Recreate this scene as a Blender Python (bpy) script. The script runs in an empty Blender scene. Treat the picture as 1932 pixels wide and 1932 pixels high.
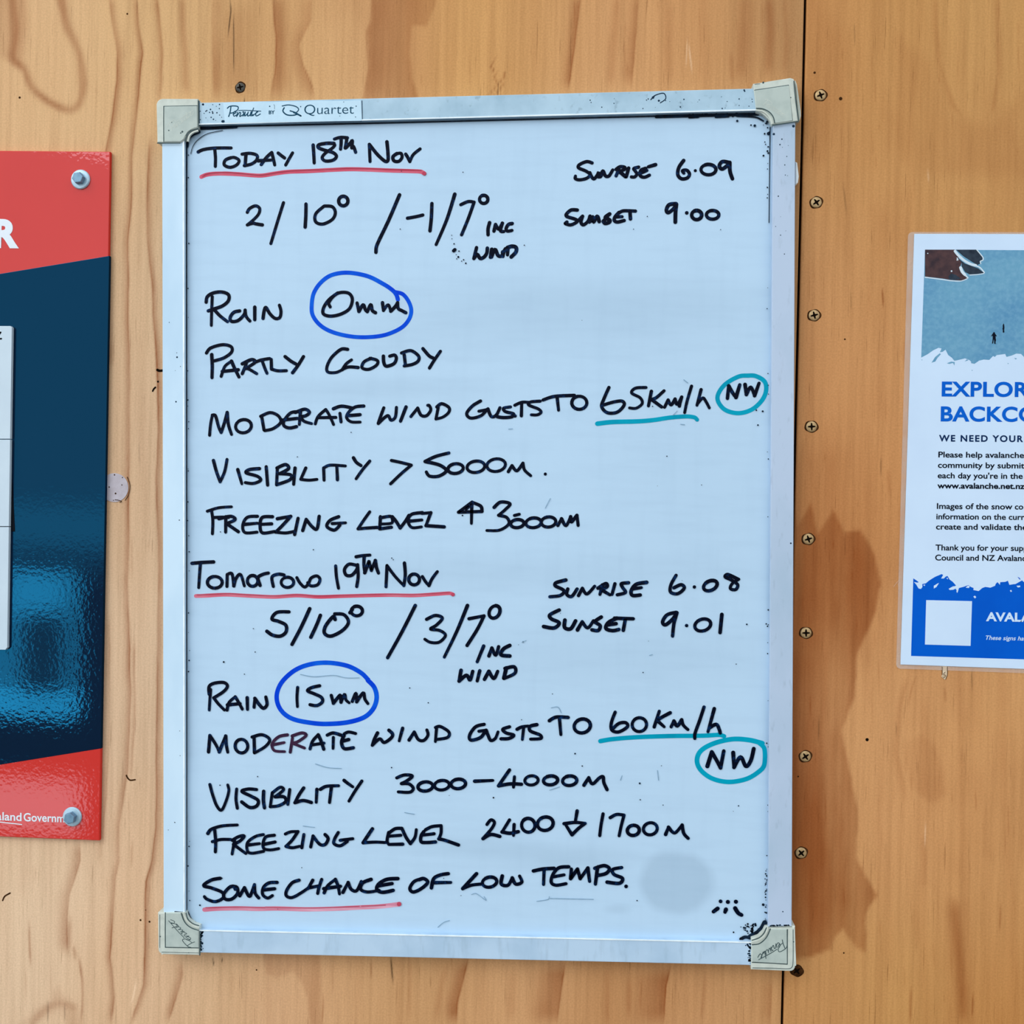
import bpy, bmesh, math, random
import numpy as np
from mathutils import Vector, Matrix
from mathutils.geometry import tessellate_polygon
random.seed(7)
rng = np.random.RandomState(5)
C = bpy.context.scene.collection
SC = bpy.context.scene

# ------------------------------------------------------------------ camera
F, CX = 1935.0, 966.0                     # focal length and centre in pixels of the 1932 frame
PITCH, YAW, ROLL, LEAN = 3.50333e-3, 7.18066e-2, 7.076e-5, math.radians(1.224)
def _rot(a, b, c):
    ca, sa, cb, sb, cc, s = math.cos(a), math.sin(a), math.cos(b), math.sin(b), math.cos(c), math.sin(c)
    return (np.array([[cc, -s, 0], [s, cc, 0], [0, 0, 1]]) @ np.array([[1, 0, 0], [0, ca, -sa], [0, sa, ca]])
            @ np.array([[cb, 0, sb], [0, 1, 0], [-sb, 0, cb]]))
B2W = (np.array([[math.cos(LEAN), 0, -math.sin(LEAN)], [0, 1, 0], [math.sin(LEAN), 0, math.cos(LEAN)]])
       @ np.array([[1, 0, 0], [0, 0, 1], [0, -1, 0.]]))
RC = B2W @ _rot(PITCH, YAW, ROLL).T       # camera axes (right, down, forward) in the world
CAM = B2W @ np.array([0.08171, -0.01271, -0.72023]) + np.array([0, -0.014, 1.5])
cd = bpy.data.cameras.new('camera'); cam = bpy.data.objects.new('camera', cd); C.objects.link(cam)
cd.sensor_width = 36.0; cd.lens = 36.0 * F / 1932.0; cd.clip_start = 0.02
M = Matrix.Identity(4)
for i in range(3):
    M[i][0], M[i][1], M[i][2], M[i][3] = RC[i, 0], -RC[i, 1], -RC[i, 2], CAM[i]
cam.matrix_world = M
SC.camera = cam

def at(px, py, y=0.0):                    # the point of the wall-parallel plane at depth y seen at a pixel
    v = RC @ np.array([(px - CX) / F, (py - CX) / F, 1.0])
    s = (y - CAM[1]) / v[1]
    return CAM + s * v
def pix(X, Y, Z):
    q = np.stack([X - CAM[0], Y - CAM[1] + 0 * X, Z - CAM[2]], -1) @ RC
    return CX + F * q[..., 0] / q[..., 2], CX + F * q[..., 1] / q[..., 2]

# ------------------------------------------------------------------ light
SC.view_settings.view_transform = 'Standard'; SC.view_settings.look = 'None'
SC.view_settings.gamma = 1.0; SC.view_settings.exposure = -0.22; SC.view_settings.use_curve_mapping = False
wd = bpy.data.worlds.new('daylight'); SC.world = wd; wd.use_nodes = True
wn, wl = wd.node_tree.nodes, wd.node_tree.links
wn.clear()
def wmath(op, a, b=None, c=None, clamp=False):
    n = wn.new('ShaderNodeMath'); n.operation = op; n.use_clamp = clamp
    for i, v in enumerate((a, b, c)):
        if v is None: continue
        if isinstance(v, (int, float)): n.inputs[i].default_value = v
        else: wl.new(v, n.inputs[i])
    return n.outputs[0]
tc = wn.new('ShaderNodeTexCoord'); sx = wn.new('ShaderNodeSeparateXYZ'); wl.new(tc.outputs['Generated'], sx.inputs[0])
DX, DY, DZ = sx.outputs
back = wmath('MAXIMUM', wmath('MULTIPLY', DY, -1.0), 0.05)
U = wmath('DIVIDE', DX, back); V = wmath('DIVIDE', DZ, back)
def ramp(x, lo, hi):                      # 0 below lo, 1 above hi
    n = wn.new('ShaderNodeMapRange'); n.interpolation_type = 'SMOOTHSTEP'
    wl.new(x, n.inputs[0]); n.inputs[1].default_value = lo; n.inputs[2].default_value = hi
    return n.outputs[0]
def box(u0, u1, v0, v1, e):
    a = wmath('SUBTRACT', ramp(U, u0 - e, u0 + e), ramp(U, u1 - e, u1 + e))
    b = wmath('SUBTRACT', ramp(V, v0 - e, v0 + e), ramp(V, v1 - e, v1 + e))
    return wmath('MULTIPLY', a, b)
refl_patch = wmath('SUBTRACT', box(-0.95, -0.506, -0.222, -0.074, 0.008), wmath('MULTIPLY', box(-0.566, -0.522, -0.205, -0.118, 0.014), 0.88), clamp=True)  # bright patches added to the surroundings for the sign to reflect
refl_patch = wmath('ADD', refl_patch, wmath('MULTIPLY', box(-0.95, -0.506, -0.224, -0.196, 0.007), 1.1))
refl_patch = wmath('ADD', refl_patch, wmath('MULTIPLY', box(-0.585, -0.525, -0.118, -0.078, 0.014), 0.6))
refl_patch = wmath('ADD', refl_patch, wmath('MULTIPLY', box(-0.9, -0.5, -0.34, -0.285, 0.012), 0.8))
refl_patch = wmath('ADD', refl_patch, wmath('MULTIPLY', box(-0.9, -0.47, -0.05, -0.008, 0.014), 0.22))
refl_patch = wmath('MULTIPLY', refl_patch, ramp(wmath('MULTIPLY', DY, -1.0), 0.1, 0.3))
mrg = wn.new('ShaderNodeMapRange'); mrg.interpolation_type = 'SMOOTHSTEP'; wl.new(DZ, mrg.inputs[0])
mrg.inputs[1].default_value = -0.085; mrg.inputs[2].default_value = -0.035; mrg.inputs[3].default_value = 0.10; mrg.inputs[4].default_value = 1.45
lev = wmath('ADD', wmath('ADD', mrg.outputs[0], wmath('MULTIPLY', ramp(DX, 0.3, -0.9), 0.35)), wmath('MULTIPLY', refl_patch, 4.2))
bg = wn.new('ShaderNodeBackground'); bg.inputs[0].default_value = (0.93, 0.98, 1.0, 1)
wl.new(lev, bg.inputs[1]); wo = wn.new('ShaderNodeOutputWorld'); wl.new(bg.outputs[0], wo.inputs[0])
ld = bpy.data.lights.new('upper_left_fill', 'AREA'); ld.shape = 'RECTANGLE'; ld.size = 1.8; ld.size_y = 1.4
ld.energy = 34.0; ld.color = (0.97, 0.99, 1.0)
lo = bpy.data.objects.new('upper_left_fill', ld); C.objects.link(lo)  # unseen area lamp, added for soft light from the upper left
lo.location = (-1.9, -2.0, 3.3)
lo.rotation_euler = (Vector((0.0, 0.0, 1.45)) - Vector(lo.location)).to_track_quat('-Z', 'Y').to_euler()

# ------------------------------------------------------------------ materials
def lin(r, g, b):
    f = lambda c: (c / 255 / 12.92) if c <= 10 else ((c / 255 + 0.055) / 1.055) ** 2.4
    return (f(r), f(g), f(b), 1.0)
class Mat:
    def __init__(s, name, col=(200, 200, 200), rough=0.5, spec=0.3, metal=0.0, coat=0.0, raw=None):
        s.m = bpy.data.materials.new(name); s.m.use_nodes = True
        s.t = s.m.node_tree; s.n = s.t.nodes; s.l = s.t.links
        s.p = s.n['Principled BSDF']; s.c = raw or lin(*col)
        s.p.inputs['Base Color'].default_value = s.c
        s.p.inputs['Roughness'].default_value = rough
        s.p.inputs['Specular IOR Level'].default_value = spec
        s.p.inputs['Metallic'].default_value = metal
        s.p.inputs['Coat Weight'].default_value = coat
        s.tc = s.n.new('ShaderNodeTexCoord')
    def noise(s, scale, detail=3, stretch=(1, 1, 1), rough=0.55):
        mp = s.n.new('ShaderNodeMapping'); mp.inputs['Scale'].default_value = stretch
        s.l.new(s.tc.outputs['Object'], mp.inputs[0])
        no = s.n.new('ShaderNodeTexNoise'); no.inputs['Scale'].default_value = scale
        no.inputs['Detail'].default_value = detail; no.inputs['Roughness'].default_value = rough
        s.l.new(mp.outputs[0], no.inputs['Vector']); return no.outputs['Fac']
    def rng(s, x, a, b, c=0.0, d=1.0):
        n = s.n.new('ShaderNodeMapRange'); s.l.new(x, n.inputs[0])
        for i, v in enumerate((a, b, c, d)): n.inputs[i + 1].default_value = v
        return n.outputs[0]
    def mix(s, f, a, b, mode='MIX'):
        n = s.n.new('ShaderNodeMix'); n.data_type = 'RGBA'; n.blend_type = mode
        for k, v in ((0, f), (6, a), (7, b)):
            if isinstance(v, (tuple, float, int)): n.inputs[k].default_value = v
            else: s.l.new(v, n.inputs[k])
        return n.outputs[2]
    def vary(s, scale, dark, amount=1.0, stretch=(1, 1, 1), lo=0.4, hi=0.7, base=None):
        f = s.rng(s.noise(scale, 4, stretch), lo, hi, 0, amount)
        o = s.mix(f, base if base is not None else s.c, lin(*dark)); s.l.new(o, s.p.inputs['Base Color']); return o
    def attr(s, name):
        n = s.n.new('ShaderNodeAttribute'); n.attribute_name = name; return n
    def bump(s, h, strength, dist=0.001, coat=False):
        b = s.n.new('ShaderNodeBump'); b.inputs['Strength'].default_value = strength; b.inputs['Distance'].default_value = dist
        s.l.new(h, b.inputs['Height']); s.l.new(b.outputs[0], s.p.inputs['Normal'])
        if coat: s.l.new(b.outputs[0], s.p.inputs['Coat Normal'])
MT = {}
def mk(key, *a, **k):
    MT[key] = Mat(key, *a, **k); return MT[key]

w = mk('plywood', rough=0.55, spec=0.07)
ac = w.attr('grain_color').outputs['Color']
fib = w.noise(260, 4, (1, 1, 0.03)); por = w.noise(620, 2, (1, 1, 0.045)); blot = w.noise(14, 3, (1, 1, 0.4)); speck = w.noise(760, 2)
o = w.mix(w.rng(fib, 0.42, 0.72, 0, 0.26), ac, (0.46, 0.38, 0.30, 1), 'MULTIPLY')
o = w.mix(w.rng(por, 0.63, 0.74, 0, 0.42), o, (0.34, 0.24, 0.17, 1), 'MULTIPLY')
o = w.mix(w.rng(blot, 0.45, 0.8, 0, 0.3), o, (0.82, 0.72, 0.60, 1), 'MULTIPLY')
o = w.mix(w.rng(speck, 0.3, 0.7, 0.0, 0.34), o, (0.6, 0.55, 0.5, 1), 'MULTIPLY')
w.l.new(o, w.p.inputs['Base Color']); w.bump(fib, 0.12, 0.0006)
mk('plywood_edge', (178, 126, 76), 0.7, 0.1).vary(160, (120, 80, 45), 0.6, (1, 1, 0.05))
mk('backing_timber', (9, 6, 5), 0.9, 0.02).vary(60, (4, 3, 3), 0.5)
mk('floor_boards', (96, 82, 70), 0.7, 0.2).vary(20, (70, 58, 48), 0.7, (8, 1, 1))
b = mk('whiteboard_enamel', rough=0.28, spec=0.12)
bc = b.attr('dirt').outputs['Fac']
wip = b.noise(22, 4, (1.0, 1, 7.0)); vw = b.noise(16, 3, (6, 1, 0.7))
o = b.mix(b.rng(wip, 0.45, 0.75, 0, 0.16), lin(187, 216, 241), lin(158, 188, 216))
o = b.mix(b.rng(vw, 0.5, 0.75, 0, 0.12), o, lin(160, 190, 217))
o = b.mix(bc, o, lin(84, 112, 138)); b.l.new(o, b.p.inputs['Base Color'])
a = mk('aluminium_rail', (186, 212, 236), 0.38, 0.4, metal=0.0)
o = a.vary(30, (150, 182, 210), 0.55, (1, 1, 1), 0.42, 0.72); o = a.vary(190, (140, 168, 190), 0.3, (1, 1, 0.2), 0.55, 0.7, base=o)
a = mk('pale_rail', (204, 230, 250), 0.38, 0.3)
a.vary(24, (178, 210, 236), 0.6, (1, 1, 0.35), 0.42, 0.72)
a = mk('lavender_rail', (184, 202, 226), 0.42, 0.3)
o = a.vary(26, (160, 186, 208), 0.6, (1, 1, 0.5), 0.42, 0.75); o = a.vary(240, (140, 160, 182), 0.35, (1, 1, 0.3), 0.58, 0.72, base=o)
a = mk('worn_aluminium_rail', (176, 206, 226), 0.42, 0.4)
o = a.vary(28, (128, 164, 188), 0.75, (1, 1, 1), 0.42, 0.75); o = a.vary(220, (105, 132, 152), 0.4, (1, 1, 1), 0.6, 0.72, base=o)
mk('lit_wall_and_tear', (240, 250, 255), 0.3, 0.4).vary(120, (180, 205, 225), 0.4)
mk('groove_dirt_and_shade', (30, 58, 82), 0.8, 0.1).vary(300, (8, 20, 38), 0.9)
mk('grey_plastic', (184, 197, 192), 0.5, 0.25).vary(120, (160, 175, 172), 0.6)
mk('grey_plastic_rim', (205, 213, 205), 0.5, 0.25).vary(160, (180, 188, 180), 0.6)
mk('cap_groove_and_shade', (70, 88, 90), 0.8, 0.1).vary(200, (50, 64, 68), 0.5)
mk('plate_white', (196, 226, 245), 0.4, 0.3).vary(80, (175, 208, 230), 0.5)
mk('plate_ink', (18, 66, 92), 0.5, 0.06).vary(300, (35, 90, 115), 0.5)
k = mk('black_ink', (1, 6, 26), 0.4, 0.06); k.vary(380, (8, 52, 104), 0.8, (1, 1, 1), 0.54, 0.74)  # blue streaks put the ink's sheen into its colour
mk('blue_ink', (0, 62, 212), 0.4, 0.06).vary(55, (10, 108, 226), 0.8)
mk('teal_ink', (0, 160, 190), 0.4, 0.06).vary(60, (0, 140, 172), 0.8)
mk('red_ink', (208, 78, 104), 0.4, 0.06).vary(130, (222, 130, 152), 0.8, (0.25, 1, 1.6))
mk('faded_red_ink', (206, 120, 146), 0.4, 0.06).vary(170, (226, 172, 194), 1.0, (0.12, 1, 1.9))
mk('red_core', (186, 66, 92), 0.4, 0.06).vary(150, (200, 92, 114), 0.7, (0.2, 1, 1.6))
mk('plum_ink', (62, 36, 62), 0.4, 0.06).vary(300, (26, 22, 48), 0.7)
mk('grey_stain', (122, 156, 182), 0.6, 0.1).vary(300, (150, 184, 208), 0.6)
mk('dirt_black', (8, 16, 28), 0.8, 0.1).vary(200, (20, 50, 78), 0.6)
for nm, c1, c2, tint, k_ in (('sign_red', (203, 50, 42), (197, 46, 38), (0.95, 0.8, 0.9, 1), 0.045), ('sign_navy', (14, 20, 42), (12, 18, 38), (0.02, 0.45, 0.90, 1), 0.062)):
    s = mk(nm, c1, 0.5, 0.0); s.vary(9, c2, 0.6); s.p.inputs['Specular IOR Level'].default_value = 0.0
    gl = s.n.new('ShaderNodeBsdfGlossy'); gl.inputs['Color'].default_value = tuple(v * k_ for v in tint[:3]) + (1,); gl.inputs['Roughness'].default_value = 0.03
    bp = s.n.new('ShaderNodeBump'); bp.inputs['Strength'].default_value = 0.028; bp.inputs['Distance'].default_value = 0.001
    s.l.new(s.noise(360, 1.0), bp.inputs['Height']); s.l.new(bp.outputs[0], gl.inputs['Normal'])
    ad = s.n.new('ShaderNodeAddShader'); s.l.new(s.p.outputs[0], ad.inputs[0]); s.l.new(gl.outputs[0], ad.inputs[1]); s.l.new(ad.outputs[0], s.n['Material Output'].inputs[0])
mk('sign_white', (226, 236, 246), 0.35, 0.3).vary(60, (214, 226, 238), 0.5)
mk('card_white', (200, 218, 232), 0.4, 0.3).vary(18, (184, 203, 219), 0.6)
mk('card_black', (12, 18, 26), 0.5, 0.06).vary(60, (18, 24, 34), 0.5)
mk('bright_zinc', (178, 208, 226), 0.38, 0.5, metal=0.25).vary(140, (140, 176, 200), 0.7)
mk('dull_zinc', (112, 150, 176), 0.42, 0.5, metal=0.3).vary(260, (84, 122, 150), 0.8)
mk('screw_brass', (196, 166, 120), 0.42, 0.4, metal=0.25).vary(420, (150, 118, 78), 0.8)
mk('screw_rusty', (86, 82, 74), 0.6, 0.3, metal=0.2).vary(300, (40, 40, 42), 0.9)
mk('recess_black', (12, 6, 2), 0.9, 0.05).vary(300, (22, 13, 8), 0.5)
mk('crushed_rim', (52, 30, 13), 0.9, 0.05).vary(400, (84, 52, 26), 0.8)
mk('sticker_lilac', (190, 184, 194), 0.6, 0.2).vary(150, (172, 162, 170), 0.7)
mk('paper_white', (206, 228, 252), 0.4, 0.06).vary(25, (198, 220, 246), 0.6)
g = mk('photo_snow', (110, 164, 194), 0.4, 0.06)
o = g.vary(17, (84, 140, 182), 0.9, (1, 1, 1.3), 0.35, 0.7); g.vary(330, (140, 186, 210), 0.35, base=o)
mk('photo_rock', (84, 62, 64), 0.4, 0.06).vary(170, (52, 44, 52), 0.9)
mk('photo_slate', (52, 64, 78), 0.4, 0.06).vary(170, (28, 36, 50), 0.9)
mk('photo_white', (212, 228, 240), 0.4, 0.06).vary(120, (196, 216, 232), 0.6)
mk('print_black', (6, 14, 30), 0.4, 0.06).vary(90, (10, 20, 40), 0.5)
mk('print_navy', (4, 36, 80), 0.4, 0.06).vary(90, (6, 44, 92), 0.5)
mk('print_blue', (0, 92, 206), 0.4, 0.06).vary(30, (0, 84, 196), 0.7)
mk('headline_blue', (0, 96, 206), 0.4, 0.06).vary(60, (0, 84, 194), 0.5)
mk('strip_cream', (226, 206, 178), 0.5, 0.3).vary(350, (176, 146, 108), 0.9, (1, 1, 0.5))
lm = mk('laminate_film', (232, 214, 200), 0.18, 0.5)
tr = lm.n.new('ShaderNodeBsdfTransparent'); mx = lm.n.new('ShaderNodeMixShader')
lm.l.new(lm.rng(lm.noise(60, 3), 0.3, 0.7, 0.20, 0.36), mx.inputs[0]); lm.l.new(tr.outputs[0], mx.inputs[1]); lm.l.new(lm.p.outputs[0], mx.inputs[2])
lm.l.new(mx.outputs[0], lm.n['Material Output'].inputs[0])

# ------------------------------------------------------------------ object helpers
def tag(o, label=None, cat=None, group=None, kind=None):
    for k, v in (('label', label), ('category', cat), ('group', group), ('kind', kind)):
        if v: o[k] = v
    return o
def empty(name, loc, label, cat, group=None):
    o = bpy.data.objects.new(name, None); C.objects.link(o); o.location = loc; o.empty_display_size = 0.02
    return tag(o, label, cat, group)
def origin(p):                            # world origin of an object, from its parents' locations
    v = Vector((0, 0, 0))
    while p: v += p.location; p = p.parent
    return v
def link(name, bm, mat, parent=None, loc=None, smooth=False):
    me = bpy.data.meshes.new(name)
    base = origin(parent) if parent else Vector((0, 0, 0))
    if loc is None: loc = base.copy() if parent else Vector((0, 0, 0))
    bm.transform(Matrix.Translation(-Vector(loc)))
    bmesh.ops.recalc_face_normals(bm, faces=bm.faces) if smooth != 'flat' else None
    bm.to_mesh(me); bm.free()
    for m in (mat if isinstance(mat, (list, tuple)) else [mat]): me.materials.append(MT[m].m)
    if smooth is True:
        for p in me.polygons: p.use_smooth = True
    o = bpy.data.objects.new(name, me); C.objects.link(o)
    o.parent = parent; o.location = Vector(loc) - base
    return o
def prism(bm, pts, y0, y1, bevel=0.0, mi=0):
    """solid slab: outline pts (x, z), front face at y1 (nearer the room), back face at y0"""
    a = sum(pts[i - 1][0] * pts[i][1] - pts[i][0] * pts[i - 1][1] for i in range(len(pts)))
    if a < 0: pts = pts[::-1]
    n = len(pts)
    fr = [bm.verts.new((x, y1, z)) for x, z in pts]; bk = [bm.verts.new((x, y0, z)) for x, z in pts]
    f = bm.faces.new(fr); fs = [f, bm.faces.new(bk[::-1])]
    for i in range(n): fs.append(bm.faces.new((fr[i], bk[i], bk[(i + 1) % n], fr[(i + 1) % n])))
    for q in fs: q.material_index = mi
    if bevel:
        bmesh.ops.bevel(bm, geom=list(f.edges), offset=bevel, segments=2, affect='EDGES', profile=0.6)
def P2(pts, y): return [tuple(at(px, py, y)[[0, 2]]) for px, py in pts]
def flat(bm, pts, y):
    a = sum(pts[i - 1][0] * pts[i][1] - pts[i][0] * pts[i - 1][1] for i in range(len(pts)))
    if a < 0: pts = pts[::-1]
    return bm.faces.new([bm.verts.new((x, y, z)) for x, z in pts])
def disc(bm, cx, cz, r, y, n=10, sq=1.0, rot=0.0):
    ps = []
    for i in range(n):
        t = 2 * math.pi * i / n; a, b_ = r * math.cos(t), r * sq * math.sin(t)
        ps.append((cx + a * math.cos(rot) - b_ * math.sin(rot), cz + a * math.sin(rot) + b_ * math.cos(rot)))
    return flat(bm, ps, y)
def arc(cx, cy, rx, ry, a0, a1, n=12):
    return [(cx + rx * math.cos(math.radians(a0 + (a1 - a0) * i / n)), cy + ry * math.sin(math.radians(a0 + (a1 - a0) * i / n))) for i in range(n + 1)]
def spline(p, closed=False, k=7):
    p = [np.array(q, float) for q in p]; n = len(p)
    if n < 3: return p
    out = []
    for i in range(n if closed else n - 1):
        if closed: a, b_, c_, d = p[i - 1], p[i], p[(i + 1) % n], p[(i + 2) % n]
        else: a, b_, c_, d = p[max(i - 1, 0)], p[i], p[i + 1], p[min(i + 2, n - 1)]
        t1, t2 = (c_ - a) * 0.5, (d - b_) * 0.5
        L = np.linalg.norm(c_ - b_)
        for t in (t1, t2):
            m = np.linalg.norm(t)
            if m > 1.3 * L: t *= 1.3 * L / m
        for j in range(k):
            s = j / k
            out.append((2 * s**3 - 3 * s**2 + 1) * b_ + (s**3 - 2 * s**2 + s) * t1 + (-2 * s**3 + 3 * s**2) * c_ + (s**3 - s**2) * t2)
    if not closed: out.append(p[-1])
    return out
def ribbon(bm, pts, wid, y, mi=0, taper=True):
    """a pen stroke lying on the plane y: pts in pixels, width in pixels"""
    q = [np.array(at(px, py, y)[[0, 2]]) for px, py in pts]
    sc = np.linalg.norm(at(CX + 1, CX, y) - at(CX, CX, y)); h = wid * sc / 2
    keep = [q[0]]
    for v in q[1:]:
        if np.linalg.norm(v - keep[-1]) > 2e-5: keep.append(v)
    q = keep; n = len(q)
    if n < 2:
        disc(bm, q[0][0], q[0][1], h, y).material_index = mi; return
    T = []
    for i in range(n):
        t = q[min(i + 1, n - 1)] - q[max(i - 1, 0)]
        m = np.linalg.norm(t)
        if m < 1e-6: t = q[i] - q[i - 1] if i else q[1] - q[0]; m = np.linalg.norm(t) or 1
        T.append(t / m)
    w0, w1 = random.uniform(0.94, 1.12), random.uniform(0.86, 1.08)
    hs = [h * (w0 + (w1 - w0) * i / (n - 1)) if taper else h for i in range(n)]
    N = [np.array((-t[1], t[0])) for t in T]
    Lp = [q[i] + N[i] * hs[i] for i in range(n)]; Rp = [q[i] - N[i] * hs[i] for i in range(n)]
    def face(ps, k_=0.0):                 # the stroke lies a hair higher towards its end, where it runs over itself
        f = bm.faces.new([bm.verts.new((v[0], y - k_ * 1.2e-5, v[1])) for v in ps]); f.material_index = mi
    for i in range(n - 1): face((Lp[i], Rp[i], Rp[i + 1], Lp[i + 1]), (i + 1) / n)
    for e, sg in ((0, -1), (n - 1, 1)):
        a0 = math.atan2(N[e][1], N[e][0])
        face([q[e] + hs[e] * np.array((math.cos(a0 - sg * math.pi * j / 6), math.sin(a0 - sg * math.pi * j / 6))) for j in range(7)], 1.1 if e else -0.1)
def strokes(bm, spec, crop, wid, y, mi=0):
    x0, y0, s = crop
    for st in spec.split(';'):
        st = st.strip()
        if not st: continue
        if st[0] == 'o':                  # ring: o cx,cy,rx,ry,tilt
            v = [float(t) for t in st[1:].split(',')]; cx, cy, rx, ry = v[:4]; tl = math.radians(v[4] if len(v) > 4 else 0)
            pts = [(cx + rx * math.cos(t) * math.cos(tl) - ry * math.sin(t) * math.sin(tl), cy + rx * math.cos(t) * math.sin(tl) + ry * math.sin(t) * math.cos(tl))
                   for t in [math.radians(-115 + 372 * i / 22) for i in range(23)]]
            segs = [pts]; sm = False
        elif st[0] == '.':                # dot: . x,y,r
            v = [float(t) for t in st[1:].split(',')]
            p = at(x0 + v[0] / s, y0 + v[1] / s, y); sc = np.linalg.norm(at(CX + 1, CX, y) - at(CX, CX, y))
            disc(bm, p[0], p[2], v[2] / s * sc, y).material_index = mi; continue
        else:
            segs = [[]]; sm = True
            for tok in st.split():
                cr = tok.endswith('!'); a_, b_ = tok.rstrip('!').split(',')
                segs[-1].append((float(a_), float(b_)))
                if cr: segs.append([(float(a_), float(b_))])
        for g_ in segs:
            if len(g_) < 2: continue
            pts = spline(g_) if sm else g_
            ribbon(bm, [(x0 + p[0] / s, y0 + p[1] / s) for p in pts], wid, y, mi)
FONT = {'reg': None, 'bold': None}
def text(name, s, L, R, h, y, mat, parent, ref=None, bold=0.0, shear=0.0, space=1.0):
    """lettering on the plane y: baseline from pixel L to pixel R (R = right end of the substring ref), cap height h px"""
    def body(t):
        cu = bpy.data.curves.new('t', 'FONT'); cu.body = t; cu.size = 1.0; cu.offset = bold; cu.shear = shear
        cu.space_character = space; cu.fill_mode = 'FRONT'; cu.resolution_u = 6
        ob = bpy.data.objects.new('t', cu); C.objects.link(ob)
        dg = bpy.context.evaluated_depsgraph_get(); me = bpy.data.meshes.new_from_object(ob.evaluated_get(dg))
        bpy.data.objects.remove(ob); return me
    def ext(me, k): v = [q.co[k] for q in me.vertices]; return min(v), max(v)
    mh = body('H'); cap = ext(mh, 1)[1] - ext(mh, 1)[0]; capb = ext(mh, 1)[0]
    mr = body(ref or s); x0, x1 = ext(mr, 0)
    me = body(s)
    a, b_ = at(*L, y), at(*R, y); d = (b_ - a); wl_ = np.linalg.norm(d); d = d / wl_
    up = np.array([-d[2], 0, d[0]])
    hh = h * np.linalg.norm(at(L[0], L[1] - 1, y) - at(*L, y))
    kx, ky = wl_ / (x1 - x0), hh / cap
    bm = bmesh.new(); bm.from_mesh(me)
    for v in bm.verts: v.co = Vector(a + d * (v.co.x - x0) * kx + up * (v.co.y - capb) * ky)
    for f in bm.faces:
        f.normal_update()
        if f.normal.y > 0: f.normal_flip()
    return link(name, bm, mat, parent, smooth='flat')
# ------------------------------------------------------------------ the plywood wall
TONE = [  # x, y in the frame and the colour of the veneer there
 (20,180,212,172,128),(180,240,212,173,128),(330,60,206,166,118),(460,90,196,152,104),(600,80,205,158,106),(640,120,209,166,120),(740,90,184,132,86),
 (880,90,208,158,100),(1010,60,196,146,94),(1150,120,206,156,108),(1280,60,198,146,96),(1360,130,200,148,98),(1460,60,182,138,92),(1500,150,170,126,84),
 (260,500,208,174,138),(250,900,206,173,140),(260,1300,214,182,150),(100,1700,220,190,158),(300,1700,216,180,146),(420,1850,208,170,130),
 (250,1880,218,182,146),(540,1890,216,172,132),(650,1860,204,158,112),(800,1890,196,150,104),(960,1880,204,156,110),(1200,1880,188,138,92),(1340,1880,200,150,104),(1440,1880,192,144,96)]
TONE_R = [(1560,60,190,136,84),(1700,60,194,144,88),(1850,60,196,148,92),(1600,260,188,136,82),(1800,300,192,142,88),(1560,520,194,140,92),(1650,420,198,146,92),
 (1640,700,200,146,96),(1560,800,196,140,90),(1640,900,196,138,86),(1600,1050,182,122,72),(1660,1180,200,146,96),(1690,1350,208,156,106),(1850,1400,204,152,100),
 (1700,1600,204,151,102),(1880,1650,198,146,94),(1700,1850,194,144,86),(1560,1880,192,140,88),(1900,1900,186,130,74),(1760,1500,198,142,90)]
GAIN = np.array([1.16, 1.16, 1.17])       # the veneer shader darkens a little: made up for here
LATE = np.array(lin(144, 72, 28)[:3]); CRACK = np.array(lin(58, 36, 18)[:3]); PALE = np.array(lin(238, 206, 172)[:3])
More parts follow.
